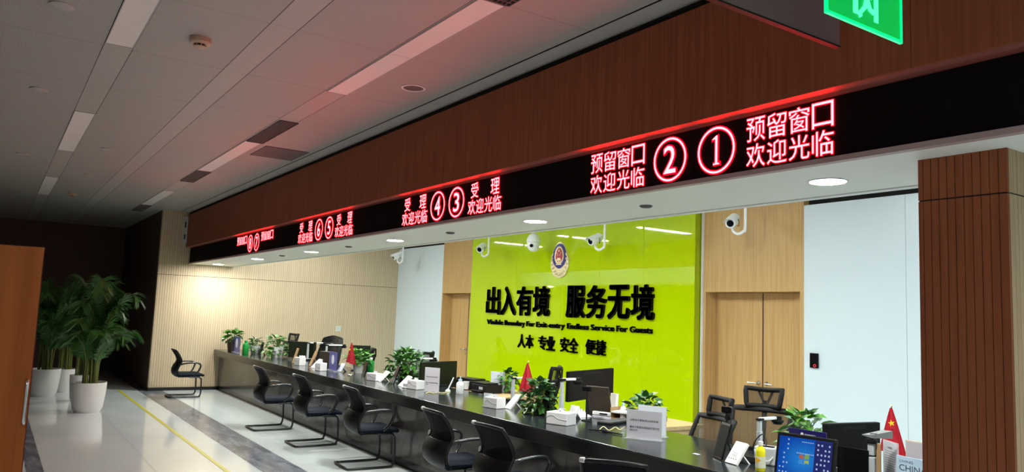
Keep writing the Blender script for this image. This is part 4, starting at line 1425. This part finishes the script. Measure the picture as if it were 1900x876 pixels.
def monitor(label, px, py, corners, az, m, name='monitor', slots=True, zb=CT):
    """back or front of a screen: corners = (TL, TR, BL, BR) on the vertical plane through the stand"""
    p = U(px, py, z=zb)
    d = Vector((math.cos(az), math.sin(az), 0))
    nrm = Vector((-d.y, d.x, 0))
    q = [UP(c[0], c[1], p, nrm) for c in corners]
    u = [(k - p).dot(d) for k in q]
    u0, u1 = (u[0] + u[2]) / 2, (u[1] + u[3]) / 2
    z1, z0 = (q[0].z + q[1].z) / 2 - zb, (q[2].z + q[3].z) / 2 - zb
    if u0 > u1:
        u0, u1 = u1, u0
    t = thing(name, label, 'monitor', (p.x, p.y, zb), az)
    MB().box((u0, -0.018, z0), (u1, 0.018, z1)).build('shell', m, t, bevel=0.006)
    s = 1 if True else -1
    side = -1
    mb = MB()
    um = (u0 + u1) / 2
    mb.box((um - (u1 - u0) * 0.2, -0.0195, z1 - 0.035), (um + (u1 - u0) * 0.22, -0.017, z1 - 0.018))
    mb.build('vent_slot', M_blackm, t)
    MB().box((um - 0.04, 0.0, 0.01), (um + 0.04, 0.03, z0 + 0.12)).build('neck', M_blackm, t, bevel=0.004)
    MB().bbox((um, 0.02, 0.008), (0.24, 0.18, 0.016)).build('foot', M_blackm, t, bevel=0.006)
    MB().box((u0 + 0.012, 0.018, z0 + 0.015), (u1 - 0.012, 0.0195, z1 - 0.012)).build('screen', M_blackgl, t)
    return t


monitor('large black monitor turned away, its back against the lime panel', 1104, 769, ((1054, 685), (1137, 687), (1051, 743), (1134, 737)), R(113), M_mon, zb=0.745)
monitor('large dark olive monitor turned away before the left door', 815, 716, ((781, 671), (843, 671), (778, 722), (848, 719)), R(110), M_olive)
monitor('black monitor turned away before the right white wall', 1580, 880, ((1529, 785), (1630, 784), (1529, 862), (1629, 866)), R(80), M_mon)
monitor('dark monitor back rising behind the bright plant and far flag', 668, 688, ((652, 641), (687, 641), (652, 672), (687, 672)), R(60), M_olive)
monitor('dark monitor back behind the far wooden screens and white boxes', 562, 668, ((536, 634), (586, 634), (536, 664), (586, 664)), R(45), M_olive)
# brown backed slanted display in front of the large monitor
slab('customer_screen', 'large brown backed slanted screen leaning against the black monitor', 'screen', (1094, 771), (1135, 776), (1087, 717), 0.02, M_brownback, BLKG, 0.3, stand=False)
t = slab('customer_screen', 'black slanted screen with a thin pale edge before the right black monitor', 'screen', (1553, 893), (1611, 905), (1553, 828), 0.02, M_blackgl, BLKG, 0.3)


# front monitor with a blue desktop
a, d, w_, up = oriented((1434, 890), (1546, 912), (1443, 800))
w_ = (UP(1549, 816, a, Vector((up.y * 0 + d.y, -d.x, 0))) - a).dot(d)
az = math.atan2(d.y, d.x)
t = thing('monitor', 'black framed monitor facing the hall, blue desktop with icons lit', 'monitor', (a.x, a.y, CT), az)
tilt = math.atan2(math.hypot(up.x, up.y), up.z)
L = up.length
Mt = Matrix.Rotation(-tilt, 4, 'X')
w_ = 0.345
o = MB().box((0, 0, 0.0), (w_, 0.03, L)).build('frame', M_black, t, bevel=0.006)
o.matrix_basis = Mt
sc_ = MB().box((-w_ / 2 + 0.018, -0.001, -L / 2 + 0.022), (w_ / 2 - 0.018, 0.001, L / 2 - 0.02)).build('screen', M_screen, t)
sc_.matrix_basis = Mt @ Matrix.Translation((w_ / 2, -0.001, L / 2))
rnd = random.Random(5)
mb = MB()
for i in range(3):
    for j in range(8):
        if rnd.random() < 0.6:
            x, z = -w_ / 2 + 0.03 + i * 0.02, L / 2 - 0.04 - j * 0.026
            mb.box((x, -0.0018, z), (x + 0.008, -0.001, z + 0.008))
for i in range(4):
    for j in range(8):
        if rnd.random() < 0.75:
            x, z = w_ / 2 - 0.1 + i * 0.021, L / 2 - 0.05 - j * 0.026
            mb.box((x, -0.0018, z), (x + 0.009, -0.001, z + 0.01))
for i in range(9):
    mb.box((-0.045 + i * 0.0115, -0.0018, 0.03), (-0.039 + i * 0.0115, -0.001, 0.036))
for i in range(6):
    mb.box((-0.02 + i * 0.012, -0.0018, L / 2 - 0.042), (-0.012 + i * 0.012, -0.001, L / 2 - 0.038))
ic = mb.build('icon', M_icon, sc_)
MB().box((w_ / 2 - 0.115, -0.0014, -L / 2 + 0.03), (w_ / 2 - 0.018, -0.001, L / 2 - 0.022)).build('side_dock', M_dock, sc_)
mb = MB()
for i, (sx, sz) in enumerate(((-1, 1), (1, 1), (-1, -1), (1, -1))):
    pts = []
    for k in range(9):
        q = k / 8
        pts.append((sx * (0.003 + 0.026 * q) + 0.0, sz * (0.003 + 0.022) + 0.004 * math.sin(q * PI) + (0.004 if i % 2 else -0.002)))
    poly = [(sx * 0.003, sz * 0.003)] + [(sx * 0.003, sz * 0.026 - 0.002)] + [(u_, v_) for u_, v_ in pts[1:]] + [(sx * 0.029, sz * 0.003 + 0.003)]
    mb.add([(u_, -0.0016, v_) for u_, v_ in poly], [tuple(range(len(poly)))], i)
mb.build('logo', [M_lr, M_lg, M_lb, M_ly], sc_)
mb = MB().box((w_ / 2 - 0.05, 0.03, 0.006), (w_ / 2 + 0.05, 0.055, 0.16)).bbox((w_ / 2, 0.09, 0.006), (0.22, 0.16, 0.012))
mb.build('stand', M_blackm, t)

# indigo strip board behind the blue screen
p0 = Vector((a.x + 0.3, a.y + 0.24, CT))
n_ = Vector((0.12, -1, 0)).normalized()
qa, qb = UP(1464, 794, p0, n_), UP(1533, 803, p0, n_)
az = math.atan2((qb - qa).y, (qb - qa).x)
W = (Vector((qb.x, qb.y, 0)) - Vector((qa.x, qa.y, 0))).length
t = thing('counter_sign', 'indigo strip sign with white badge and lettering above the blue screen', 'sign', (qa.x, qa.y, CT), az)
zt_ = (qa.z + qb.z) / 2 - CT
MB().box((0, 0, zt_ - 0.058), (W, 0.008, zt_)).build('board', M_purple, t)
mb = MB().box((0.02, 0.002, 0), (0.03, 0.006, zt_ - 0.05)).box((W - 0.03, 0.002, 0), (W - 0.02, 0.006, zt_ - 0.05)).box((0.0, -0.03, 0), (W, 0.04, 0.004))
mb.build('acrylic_feet', M_acr, t)
mb = MB()
text_into(mb, '受理服务窗口', W * 0.43, W * 0.72, zt_ - 0.036, zt_ - 0.022, lambda u, v, q: (u, -0.001, v))
mb.prism([(W * 0.36 + 0.010 * math.cos(k * PI / 6) * (1 if math.sin(k * PI / 6) > 0 else 0.8), zt_ - 0.029 + 0.012 * math.sin(k * PI / 6)) for k in range(12)], 0.001)
mb.build('lettering', M_whitep, t)


def flag(label, px, py, top, w_=0.12, seed=1, stars=True):
    p = U(px, py, z=CT)
    zt_ = U(px, top, y=p.y).z - CT
    t = thing('desk_flag', label, 'flag', (p.x, p.y, CT), 0, 'small red desk flags on the counter')
    MB().lathe([(0.035, 0), (0.035, 0.012), (0.012, 0.02), (0.006, 0.02)], 20).build('base', M_chrome, t, smooth=40)
    pl = MB().cyl((0, 0, 0.01), (0, 0, zt_ - 0.02), 0.003, n=8).build('pole', M_chrome, t)
    MB().lathe([(0.001, 0), (0.006, 0.006), (0.001, 0.02)], 10, c=(0, 0, zt_ - 0.022)).build('finial', M_gold, pl, smooth=50)
    zf = zt_ - 0.028
    Lf = zf * 0.66

    def cloth(u, v):
        spread = 0.012 + (w_ - 0.012) * v ** 0.9
        x = (u - 0.42) * spread * 0.75
        y = (u - 0.42) * spread * 0.75 + 0.016 * math.sin(u * 3.2 * PI) * (0.3 + 0.7 * v) - 0.008
        return (x, y, zf - Lf * v * (0.9 + 0.14 * u))
    MB().grid(cloth, 18, 12).build('cloth', M_flag, t, smooth=70)
    if stars:
        mb = MB()
        for (cu, cv, r_) in ((0.38, 0.32, 0.02), (0.33, 0.55, 0.007)):
            c = Vector(cloth(cu, cv)) + Vector((0.022, -0.024, 0))
            ax = Vector((0.8, 0.6, 0))
            pts = []
            for k in range(10):
                rr = r_ * (1 if k % 2 == 0 else 0.4)
                q = PI / 2 + k * PI / 5 + 0.2
                pts.append(c + ax * rr * math.cos(q) + Vector((0, 0, rr * math.sin(q))))
            mb.add(pts, [tuple(range(10))])
        mb.build('star', M_yel, t)
    return t


flag('red flag with yellow stars on a small pole at the right end of the counter', 1656, 893, 748, 0.15)
flag('red desk flag standing in the big green plant before the lime panel', 977, 762, 668, 0.17, stars=False)
flag('red desk flag at the far end beside the white potted bright plant', 650, 697, 632, 0.15, stars=True)


def sign_holder(label, BL, BR, TL, lines, group='acrylic sign holders with paper on the counter', m=None, maxw=None, foot=True):
    a, d, w_, up = oriented(BL, BR, TL)
    if maxw:
        w_ = maxw
    h = up.z
    az = math.atan2(d.y, d.x)
    t = thing('sign_holder', label, 'sign', (a.x, a.y, CT), az, group)
    MB().box((0, -0.003, 0.006), (w_, 0.003, h)).build('acrylic_sheet', M_acr, t)
    MB().box((0.004, -0.0042, 0.012), (w_ - 0.004, -0.0032, h - 0.004)).build('paper', m or M_paper, t)
    if foot:
        MB().box((-0.004, -0.03, 0), (w_ + 0.004, 0.035, 0.006)).build('foot', M_acr, t)
    if lines:
        mb = MB()
        for s_, u0, u1, v0, v1 in lines:
            if s_ == '#':
                mb.box((u0 * w_, -0.0047, v0 * h), (u1 * w_, -0.0043, v1 * h))
            else:
                text_into(mb, s_, u0 * w_, u1 * w_, v0 * h, v1 * h, lambda u, v, q: (u, -0.0047, v), 0, 0.004)
        mb.build('printing', M_ink, t)
    return t


sign_holder('grey white printed notice in an acrylic holder, front one of the pair', (1162, 813), (1228, 820), (1164, 758.5),
            [('云南电子票据请扫码告知单', 0.1, 0.9, 0.61, 0.69), ('需电子票据的请准备好复印件', 0.1, 0.93, 0.37, 0.45), ('随附证件', 0.1, 0.32, 0.27, 0.34)])
sign_holder('pale blank notice in an acrylic holder, rear one of the pair', (1183, 806), (1236, 813), (1180, 751), None, m=M_paper2)
sign_holder('tall white paper notice with two printed lines before the dark olive monitor', (787, 727), (806, 729), (789, 681), [('请出示您的身份证件', 0.1, 0.9, 0.6, 0.65), ('请勿大声喧哗保持安静', 0.1, 0.9, 0.36, 0.41), ('谢谢', 0.1, 0.25, 0.29, 0.33)], maxw=0.2)
sign_holder('pale blue card in a stand left of the white tissue box, near the lime panel', (897, 754), (905, 755), (905, 728), None, m=M_paper2, maxw=0.1)
sign_holder('blue printed leaflet in a stand left of the plant in the glass vase', (910, 722), (921, 723), (911, 684), [('#', 0.2, 0.7, 0.6, 0.61), ('#', 0.2, 0.8, 0.5, 0.51)], m=M_paper2, maxw=0.19).location.z = 0.745
sign_holder('dense printed white card in a stand beside the right flag', (1640, 893), (1664, 903), (1640, 815), [('办事须知', 0.35, 0.65, 0.82, 0.87)] + [('#', 0.15, 0.85, 0.76 - k * 0.055, 0.768 - k * 0.055) for k in range(11)], maxw=0.16)


def blue_board(label, BL, BR, TL):
    a, d, w_, up = oriented(BL, BR, TL)
    az = math.atan2(d.y, d.x)
    t = thing('counter_sign', label, 'sign', (a.x, a.y, CT), az, 'blue upright boards on the counter')
    h = up.z
    MB().box((0, -0.003, 0.01), (w_, 0.003, h)).build('board', M_blue, t)
    MB().box((-0.01, -0.04, 0), (w_ + 0.01, 0.04, 0.01)).build('foot', M_acr, t)
    MB().lathe([(0.0, 0), (w_ * 0.18, 0), (w_ * 0.18, 0.001), (w_ * 0.0, 0.001)], 16, M=Matrix.Translation((w_ / 2, -0.0035, h * 0.6)) @ Matrix.Rotation(R(90), 4, 'X'), cap=False).build('badge', M_paper2, t)
    return t


blue_board('blue upright board with a pale badge left of the flag, far along the counter', (610, 686), (624, 690), (613, 652))
blue_board('blue upright board in front of the leafy plant farthest left', (433, 653), (444, 656), (436, 624))


def bottle(name, label, px, py, h, r_, m, capm, group=None, labelm=None, pump=False):
    p = U(px, py, z=CT)
    t = thing(name, label, 'bottle', (p.x, p.y, CT), 0, group)
    MB().lathe([(r_ * 0.9, 0), (r_, 0.008), (r_, h * 0.66), (r_ * 0.85, h * 0.76), (r_ * 0.42, h * 0.84), (r_ * 0.42, h * 0.88)], 24).build('body', m, t, smooth=50)
    MB().lathe([(r_ * 0.5, h * 0.87), (r_ * 0.5, h), (r_ * 0.42, h * 1.005)], 20).build('cap', capm, t, smooth=40)
    if labelm:
        MB().lathe([(r_ + 0.0008, h * 0.12), (r_ + 0.0008, h * 0.5)], 24, cap=False).build('label', labelm, t, smooth=60)
    if pump:
        MB().tube([(0, 0, h), (0, 0, h * 1.18), (0.03, -0.015, h * 1.17)], 0.006, 8).build('pump', capm, t, smooth=50)
    return t


t = bottle('juice_bottle', 'yellow juice bottle with white cap and pale label on the counter', 1411, 874, 0.175, 0.03, M_juice, M_whitep, labelm=M_label)
mb = MB()
mb.add([(-0.022, -0.0312, 0.05), (0.012, -0.0312, 0.066), (-0.022, -0.0312, 0.084)], [(0, 1, 2)])
o = mb.build('label_mark', M_orange, t)
o.rotation_euler = (0, 0, R(25))
bottle('sanitizer_bottle', 'white sanitizer bottle with pale blue neck before the left door', 853, 731, 0.16, 0.042, M_whitep, M_bottle, 'hand sanitizer bottles', pump=True)
bottle('sanitizer_bottle', 'small clear blue sanitizer bottle left of the paired notices', 1156, 779, 0.14, 0.027, M_whitep, M_bottle, 'hand sanitizer bottles', pump=True)
t = bottle('water_bottle', 'green bottle behind the dark screen right of the bright plant', 687, 690, 0.2, 0.05, M_green, M_whitep)
bottle('drink_carton', 'green upright bottle beside the farthest blue board', 455, 657, 0.24, 0.055, M_green, M_green)
p = U(864, 722, z=CT)
t = thing('paper_cup', 'white paper cup right of the sanitizer bottle before the lime panel', 'cup', (p.x, p.y, CT))
MB().lathe([(0.03, 0), (0.04, 0.08), (0.042, 0.085), (0.037, 0.083), (0.028, 0.005), (0.001, 0.005)], 24).build('body', M_whitep, t, smooth=50)
p = U(927, 727, z=0.745)
t = thing('tea_mug', 'pale green glass mug on the oak desk beside the glass vase', 'cup', (p.x, p.y, 0.745))
MB().lathe([(0.04, 0), (0.046, 0.01), (0.046, 0.1), (0.041, 0.1), (0.04, 0.012), (0.001, 0.012)], 24).build('body', mat('pale_green_glass', (0.5, 0.62, 0.42), 0.2, alpha=0.75), t, smooth=50)
MB().tube(spline([(0.045, 0, 0.085), (0.075, 0, 0.08), (0.078, 0, 0.04), (0.045, 0, 0.025)], 4), 0.006, 8).build('handle', MATS['pale_green_glass'], t, smooth=60)

# plants
table_plant('leafy plant in a dark pot farthest left, behind the blue board', 431, 652, 0.19, 0.18, 0.2, 85, 0.1, 1, M_potb, 0.11, 0.22, [M_leaf, M_leaf3])
table_plant('speckled small plant in a pale pot left of the tilted black screen', 473, 656, 0.16, 0.05, 0.22, 70, 0.085, 2, M_greyp, 0.09, 0.14, [mat('grey_green_leaf', (0.16, 0.24, 0.12), 0.4), M_leaf])
table_plant('loose light green plant in a white pot before the far dark monitor', 514, 663, 0.25, 0.04, 0.31, 95, 0.105, 4, M_potw, 0.1, 0.18, [M_leaf, mat('light_leaf', (0.16, 0.3, 0.09), 0.4)])
table_plant('bright green bushy plant in a white pot behind the far red flag', 665, 692, 0.17, 0.13, 0.19, 120, 0.085, 5, M_potw, 0.085, 0.15, [M_leaf3, M_leaf])
table_plant('big round pothos by the white panel, behind the tilted black screen', 752, 706, 0.26, 0.03, 0.34, 230, 0.1, 6, M_potb, 0.09, 0.12, [M_leaf, mat('glossy_leaf', (0.07, 0.19, 0.06), 0.22)])
table_plant('big trailing pothos with the red flag, before the lime panel', 1000, 768, 0.165, 0.0, 0.3, 250, 0.07, 8, M_potb, 0.07, 0.1, [M_leaf2, mat('silver_glossy_leaf', (0.06, 0.15, 0.07), 0.2)])
table_plant('plant in a glass vase trailing leaves on the oak desk before the lime panel', 943, 729, 0.13, 0.06, 0.2, 85, 0.075, 9, mat('vase_glass', (0.25, 0.24, 0.18), 0.15, alpha=0.7), 0.055, 0.13, [M_leaf, M_leaf2], zbase=0.745)
table_plant('dark green plant standing behind the paired notices', 1199, 800, 0.15, 0.13, 0.15, 80, 0.075, 10, M_potb, 0.06, 0.13, [M_leaf2, M_leaf])
table_plant('green plant hidden around the back of the blue desktop monitor', 1497, 861, 0.19, 0.02, 0.3, 120, 0.085, 12, M_potw, 0.07, 0.12, [M_leaf3, mat('pale_glossy_leaf', (0.14, 0.24, 0.15), 0.25)], ry=0.14)
table_plant('small plant with one bright leaf between black screen and folded document camera', 1607, 890, 0.05, 0.04, 0.1, 12, 0.05, 13, M_potw, 0.03, 0.06, [M_leaf3, M_leaf3])

# brown box beside the blue board
box_item('file_box', 'dark brown upright box behind the blue board', 'box', 607, 683, 0.25, 0.12, 0.24, M_brownback, 0.3)


def webcam(label, px, py, top, wd=0.09):
    p = U(px, py, z=CT)
    h = U(px, top, y=p.y).z - CT
    t = thing('webcam', label, 'webcam', (p.x, p.y, CT), 0.5, 'webcams on thin poles')
    MB().lathe([(0.045, 0), (0.045, 0.006), (0.008, 0.01)], 20).build('base', M_blackm, t, smooth=40)
    MB().cyl((0, 0, 0.006), (0, 0, h - 0.05), 0.0065, n=10).build('pole', M_blackm, t)
    b = MB().bbox((0, 0, h - 0.03), (wd, 0.04, 0.045)).build('body', M_blackgl, t, bevel=0.008)
    MB().lathe([(0.0, 0), (0.014, 0), (0.014, 0.004), (0.0, 0.004)], 16, M=Matrix.Translation((0, -0.02, h - 0.03)) @ Matrix.Rotation(R(90), 4, 'X'), cap=False).build('lens', M_lens, b)
    MB().tube(spline([(0.0, 0.02, h - 0.05), (0.02, 0.05, h * 0.6), (-0.01, 0.08, h * 0.3), (0.03, 0.1, 0.01)], 6), 0.002, 5).build('cable', M_black, t)
    return t


webcam('black webcam on a thin pole before the brown backed screen', 1088, 781, 715, 0.085)
webcam('black webcam on a thin pole in front of the leaning mesh office chair', 1348, 832, 752, 0.075)


# printers, trays, keyboard and small things
def printer(label, px, py, wx, wy, h, rz, zb=0.745):
    p = U(px, py, z=zb)
    t = thing('printer', label, 'printer', (p.x, p.y, zb), rz, 'black printers on the oak desk')
    MB().bbox((0, 0, h / 2), (wx, wy, h)).build('body', M_blackm, t, bevel=0.008)
    MB().bbox((0, -wy * 0.1, h + 0.012), (wx * 0.96, wy * 0.7, 0.022)).build('lid', M_black, t, bevel=0.006)
    MB().bbox((0, -wy / 2 - 0.04, h * 0.3), (wx * 0.7, 0.1, 0.01)).build('paper_tray', M_black, t)
    MB().bbox((wx * 0.15, -wy / 2 - 0.001, h * 0.6), (0.07, 0.004, 0.03)).build('label_plate', M_greyp, t)
    return t


printer('low black printer behind the paper cup, left of the leaflet stand', 876, 722, 0.34, 0.26, 0.11, 0.2)
printer('black printer in front of the blue leaflet stand', 903, 729, 0.28, 0.24, 0.1, 0.1)
p = U(1144, 785, z=CT)
t = thing('keyboard', 'black keyboard left of the paired notices', 'keyboard', (p.x, p.y, CT), R(105))
MB().bbox((0, 0, 0.009), (0.4, 0.13, 0.018)).build('body', M_blackm, t, bevel=0.004)
mb = MB()
for i in range(14):
    for j in range(5):
        mb.bbox((-0.182 + i * 0.028, -0.048 + j * 0.024, 0.021), (0.023, 0.02, 0.008))
mb.build('key', M_insp, t)['kind'] = 'stuff'
p = U(1075, 772, z=CT)
t = thing('plastic_wrap', 'crumpled clear white plastic bag behind the webcam pole', 'plastic bag', (p.x, p.y, CT))
rnd = random.Random(3)
mb = MB()
N = 12
hh = [[rnd.uniform(0.3, 1) for _ in range(N + 1)] for _ in range(N + 1)]
mb.grid(lambda u, v: ((u - 0.5) * 0.2, (v - 0.5) * 0.16, 0.002 + 0.06 * math.sin(PI * u) * math.sin(PI * v) * hh[round(u * N)][round(v * N)] * 1.4), N, N, thick=0.0)
mb.build('bag', M_whitep, t, smooth=30)
p = U(1116, 777, z=CT)
t = thing('stapler', 'small white and black stapler under the brown backed screen', 'stapler', (p.x, p.y, CT), R(20))
MB().bbox((0, 0, 0.012), (0.17, 0.05, 0.024)).build('base', M_paper, t, bevel=0.004)
o = MB().bbox((0.0, 0, 0.045), (0.17, 0.04, 0.03)).build('arm', M_whitep, t, bevel=0.006)
MB().bbox((0.03, -0.021, 0.045), (0.08, 0.004, 0.012)).build('slot', M_blackm, t)
p = U(1143, 779, z=CT)
t = thing('wooden_organizer', 'small wooden desk tray holding papers right of the brown backed screen', 'desk organizer', (p.x, p.y + 0.1, CT), 0.3)
mb = MB().box((-0.1, -0.08, 0), (0.1, 0.08, 0.01)).box((-0.1, -0.08, 0.01), (-0.09, 0.08, 0.1)).box((0.09, -0.08, 0.01), (0.1, 0.08, 0.1)).box((-0.1, 0.07, 0.01), (0.1, 0.08, 0.1)).box((-0.1, -0.08, 0.05), (0.1, 0.08, 0.058))
mb.build('frame', M_cardboard, t)
MB().box((-0.085, -0.09, 0.058), (0.085, 0.06, 0.07)).build('paper_stack', M_whitep, t)
slab('paper_stack', 'white papers leaning upright behind the brown backed screen', 'paper', (1131, 762), (1142, 764), (1133, 730), 0.03, M_whitep, stand=False)

# pens with cord
p = U(1092, 799, z=CT)
q = U(1155, 808, z=CT)
t = thing('desk_pen', 'two black tethered pens lying on the worktop left of the notices', 'pen', (p.x, p.y, CT))
v1 = U(1118, 801, z=CT) - p
v2, v3 = U(1122, 803, z=CT) - p, q - p
MB().cyl((0, 0, 0.008), (v1.x, v1.y, 0.008), 0.004, 0.007, n=10).build('pen', M_blackgl, t, smooth=50)
MB().cyl((v2.x, v2.y, 0.012), (v3.x, v3.y, 0.006), 0.009, 0.004, n=10).build('pen', M_blackm, t, smooth=50)
MB().bbox((v2.x, v2.y, 0.012), (0.035, 0.035, 0.024)).build('holder', M_blackm, t, bevel=0.004)
cpts = [U(1112, 799, z=CT) - p, U(1120, 796, z=CT) - p, U(1130, 800, z=CT) - p, U(1142, 797, z=CT) - p, U(1150, 799, z=CT) - p, U(1160, 796, z=CT) - p]
MB().tube(spline([(c.x, c.y, 0.006 + 0.012 * (i % 2)) for i, c in enumerate(cpts)], 6), 0.0035, 6).build('cord', mat('cream_cord', (0.7, 0.65, 0.3), 0.6), t, smooth=60)
# pen stand with upright pen near the olive monitor
p = U(831, 727, z=CT)
t = thing('pen_stand', 'upright pen in a small holder right of the white paper notice', 'pen', (p.x, p.y, CT))
MB().lathe([(0.03, 0), (0.03, 0.012), (0.012, 0.03), (0.01, 0.03)], 16).build('holder', M_label, t, smooth=40)
MB().cyl((0, 0, 0.02), (0.03, 0.05, 0.16), 0.008, n=10).build('pen', M_paper2, t, smooth=50)
pts = [U(x, y_, z=CT) - p for x, y_ in ((829, 729), (820, 730), (812, 729), (804, 731), (797, 729), (790, 731))]
MB().tube(spline([(c.x, c.y, 0.006) for c in pts], 5), 0.005, 6).build('cord', MATS['cream_cord'], t, smooth=60)
p = U(1292, 843, z=CT)
o = MB().bbox((0, 0, 0.0015), (0.05, 0.03, 0.003)).build('name_card', M_paper, bevel=0.001)
o.location = (p.x, p.y, CT)
tag(o, 'small white card lying flat at the worktop edge', 'card')
p = U(756, 720, z=CT)
t = thing('tape_dispenser', 'clear round dish on a white base beside the round cornered tissue box', 'dish', (p.x, p.y, CT))
MB().lathe([(0.06, 0), (0.065, 0.01), (0.06, 0.014)], 24).build('base', M_whitep, t, smooth=40)
MB().lathe([(0.05, 0.014), (0.055, 0.05), (0.03, 0.07), (0.001, 0.072)], 24).build('dish', M_greyp, t, smooth=50)
# grey adapter box by the juice bottle
p = U(1420, 862, z=CT)
t = thing('card_terminal', 'grey white terminal box with a cable between juice bottle and blue screen', 'terminal', (p.x, p.y, CT), 0.4)
MB().bbox((0, 0.03, 0.055), (0.13, 0.12, 0.11)).build('body', mat('pale_grey_plastic', (0.55, 0.58, 0.6), 0.35), t, bevel=0.01)
MB().bbox((0.02, 0.0, 0.113), (0.07, 0.03, 0.008)).build('slot', M_blackm, t)
MB().tube(spline([(-0.06, -0.035, 0.09), (-0.03, -0.05, 0.05), (0.03, -0.05, 0.03), (0.06, -0.04, 0.06)], 5), 0.004, 6).build('cable', M_whitep, t, smooth=60)
p = U(1384, 858, z=CT)
t = thing('id_scanner', 'low dark device with cables behind the white pad with small print', 'card reader', (p.x, p.y + 0.05, CT), 0.2)
MB().bbox((0, 0, 0.02), (0.13, 0.1, 0.04)).build('body', M_greyglass, t, bevel=0.006)
MB().tube(spline([(0.05, 0.02, 0.04), (0.08, 0.05, 0.12), (0.03, 0.1, 0.17), (-0.05, 0.14, 0.1), (-0.06, 0.15, 0.0)], 6), 0.004, 6).build('cable', M_black, t, smooth=60)
# brochures at the right end
a, d, w_, up = oriented((1664, 905), (1716, 918), (1664, 844))
az = math.atan2(d.y, d.x)
t = thing('brochure', 'pale blue brochure titled in spaced capitals, standing before the pillar', 'brochure', (a.x, a.y, CT), az)
W, Hh = 0.2, up.z
MB().box((0, 0, 0), (W, 0.006, Hh)).build('cover', mat('pale_blue_cover', (0.5, 0.68, 0.85), 0.4), t)
mb = MB()
text_into(mb, 'LIVING', 0.02, 0.105, Hh - 0.034, Hh - 0.02, lambda u, v, q: (u, -0.0008, v))
text_into(mb, 'CHINA', 0.018, 0.185, Hh - 0.078, Hh - 0.045, lambda u, v, q: (u, -0.0008, v))
mb.box((0.02, -0.0006, Hh - 0.1), (0.11, 0, Hh - 0.098)).box((0.03, -0.0006, Hh - 0.107), (0.1, 0, Hh - 0.105))
mb.build('lettering', mat('dark_slate_ink', (0.05, 0.07, 0.1), 0.6), t)
MB().box((0.01, 0.006, 0), (W - 0.01, 0.06, 0.01)).build('stand', M_acr, t)
p0 = Vector((a.x, a.y, CT)) + Vector((0, 0.12, 0))
qa = UP(1680, 816, p0, Vector((-d.y, d.x, 0)))
t = thing('photo_frame', 'grey framed board standing behind the pale blue brochure', 'frame', (qa.x, qa.y, CT), az)
hq = qa.z - CT
MB().box((0, 0, 0), (0.2, 0.014, hq)).build('frame', mat('beige_frame', (0.55, 0.48, 0.36), 0.5), t)
MB().box((0.008, -0.002, 0.008), (0.192, 0.0, hq - 0.006)).build('board', mat('grey_mauve_board', (0.45, 0.42, 0.46), 0.5), t)
mb = MB()
text_into(mb, '博爱', 0.07, 0.11, hq - 0.135, hq - 0.118, lambda u, v, q: (u, -0.0026, v))
mb.build('lettering', M_ink, t)
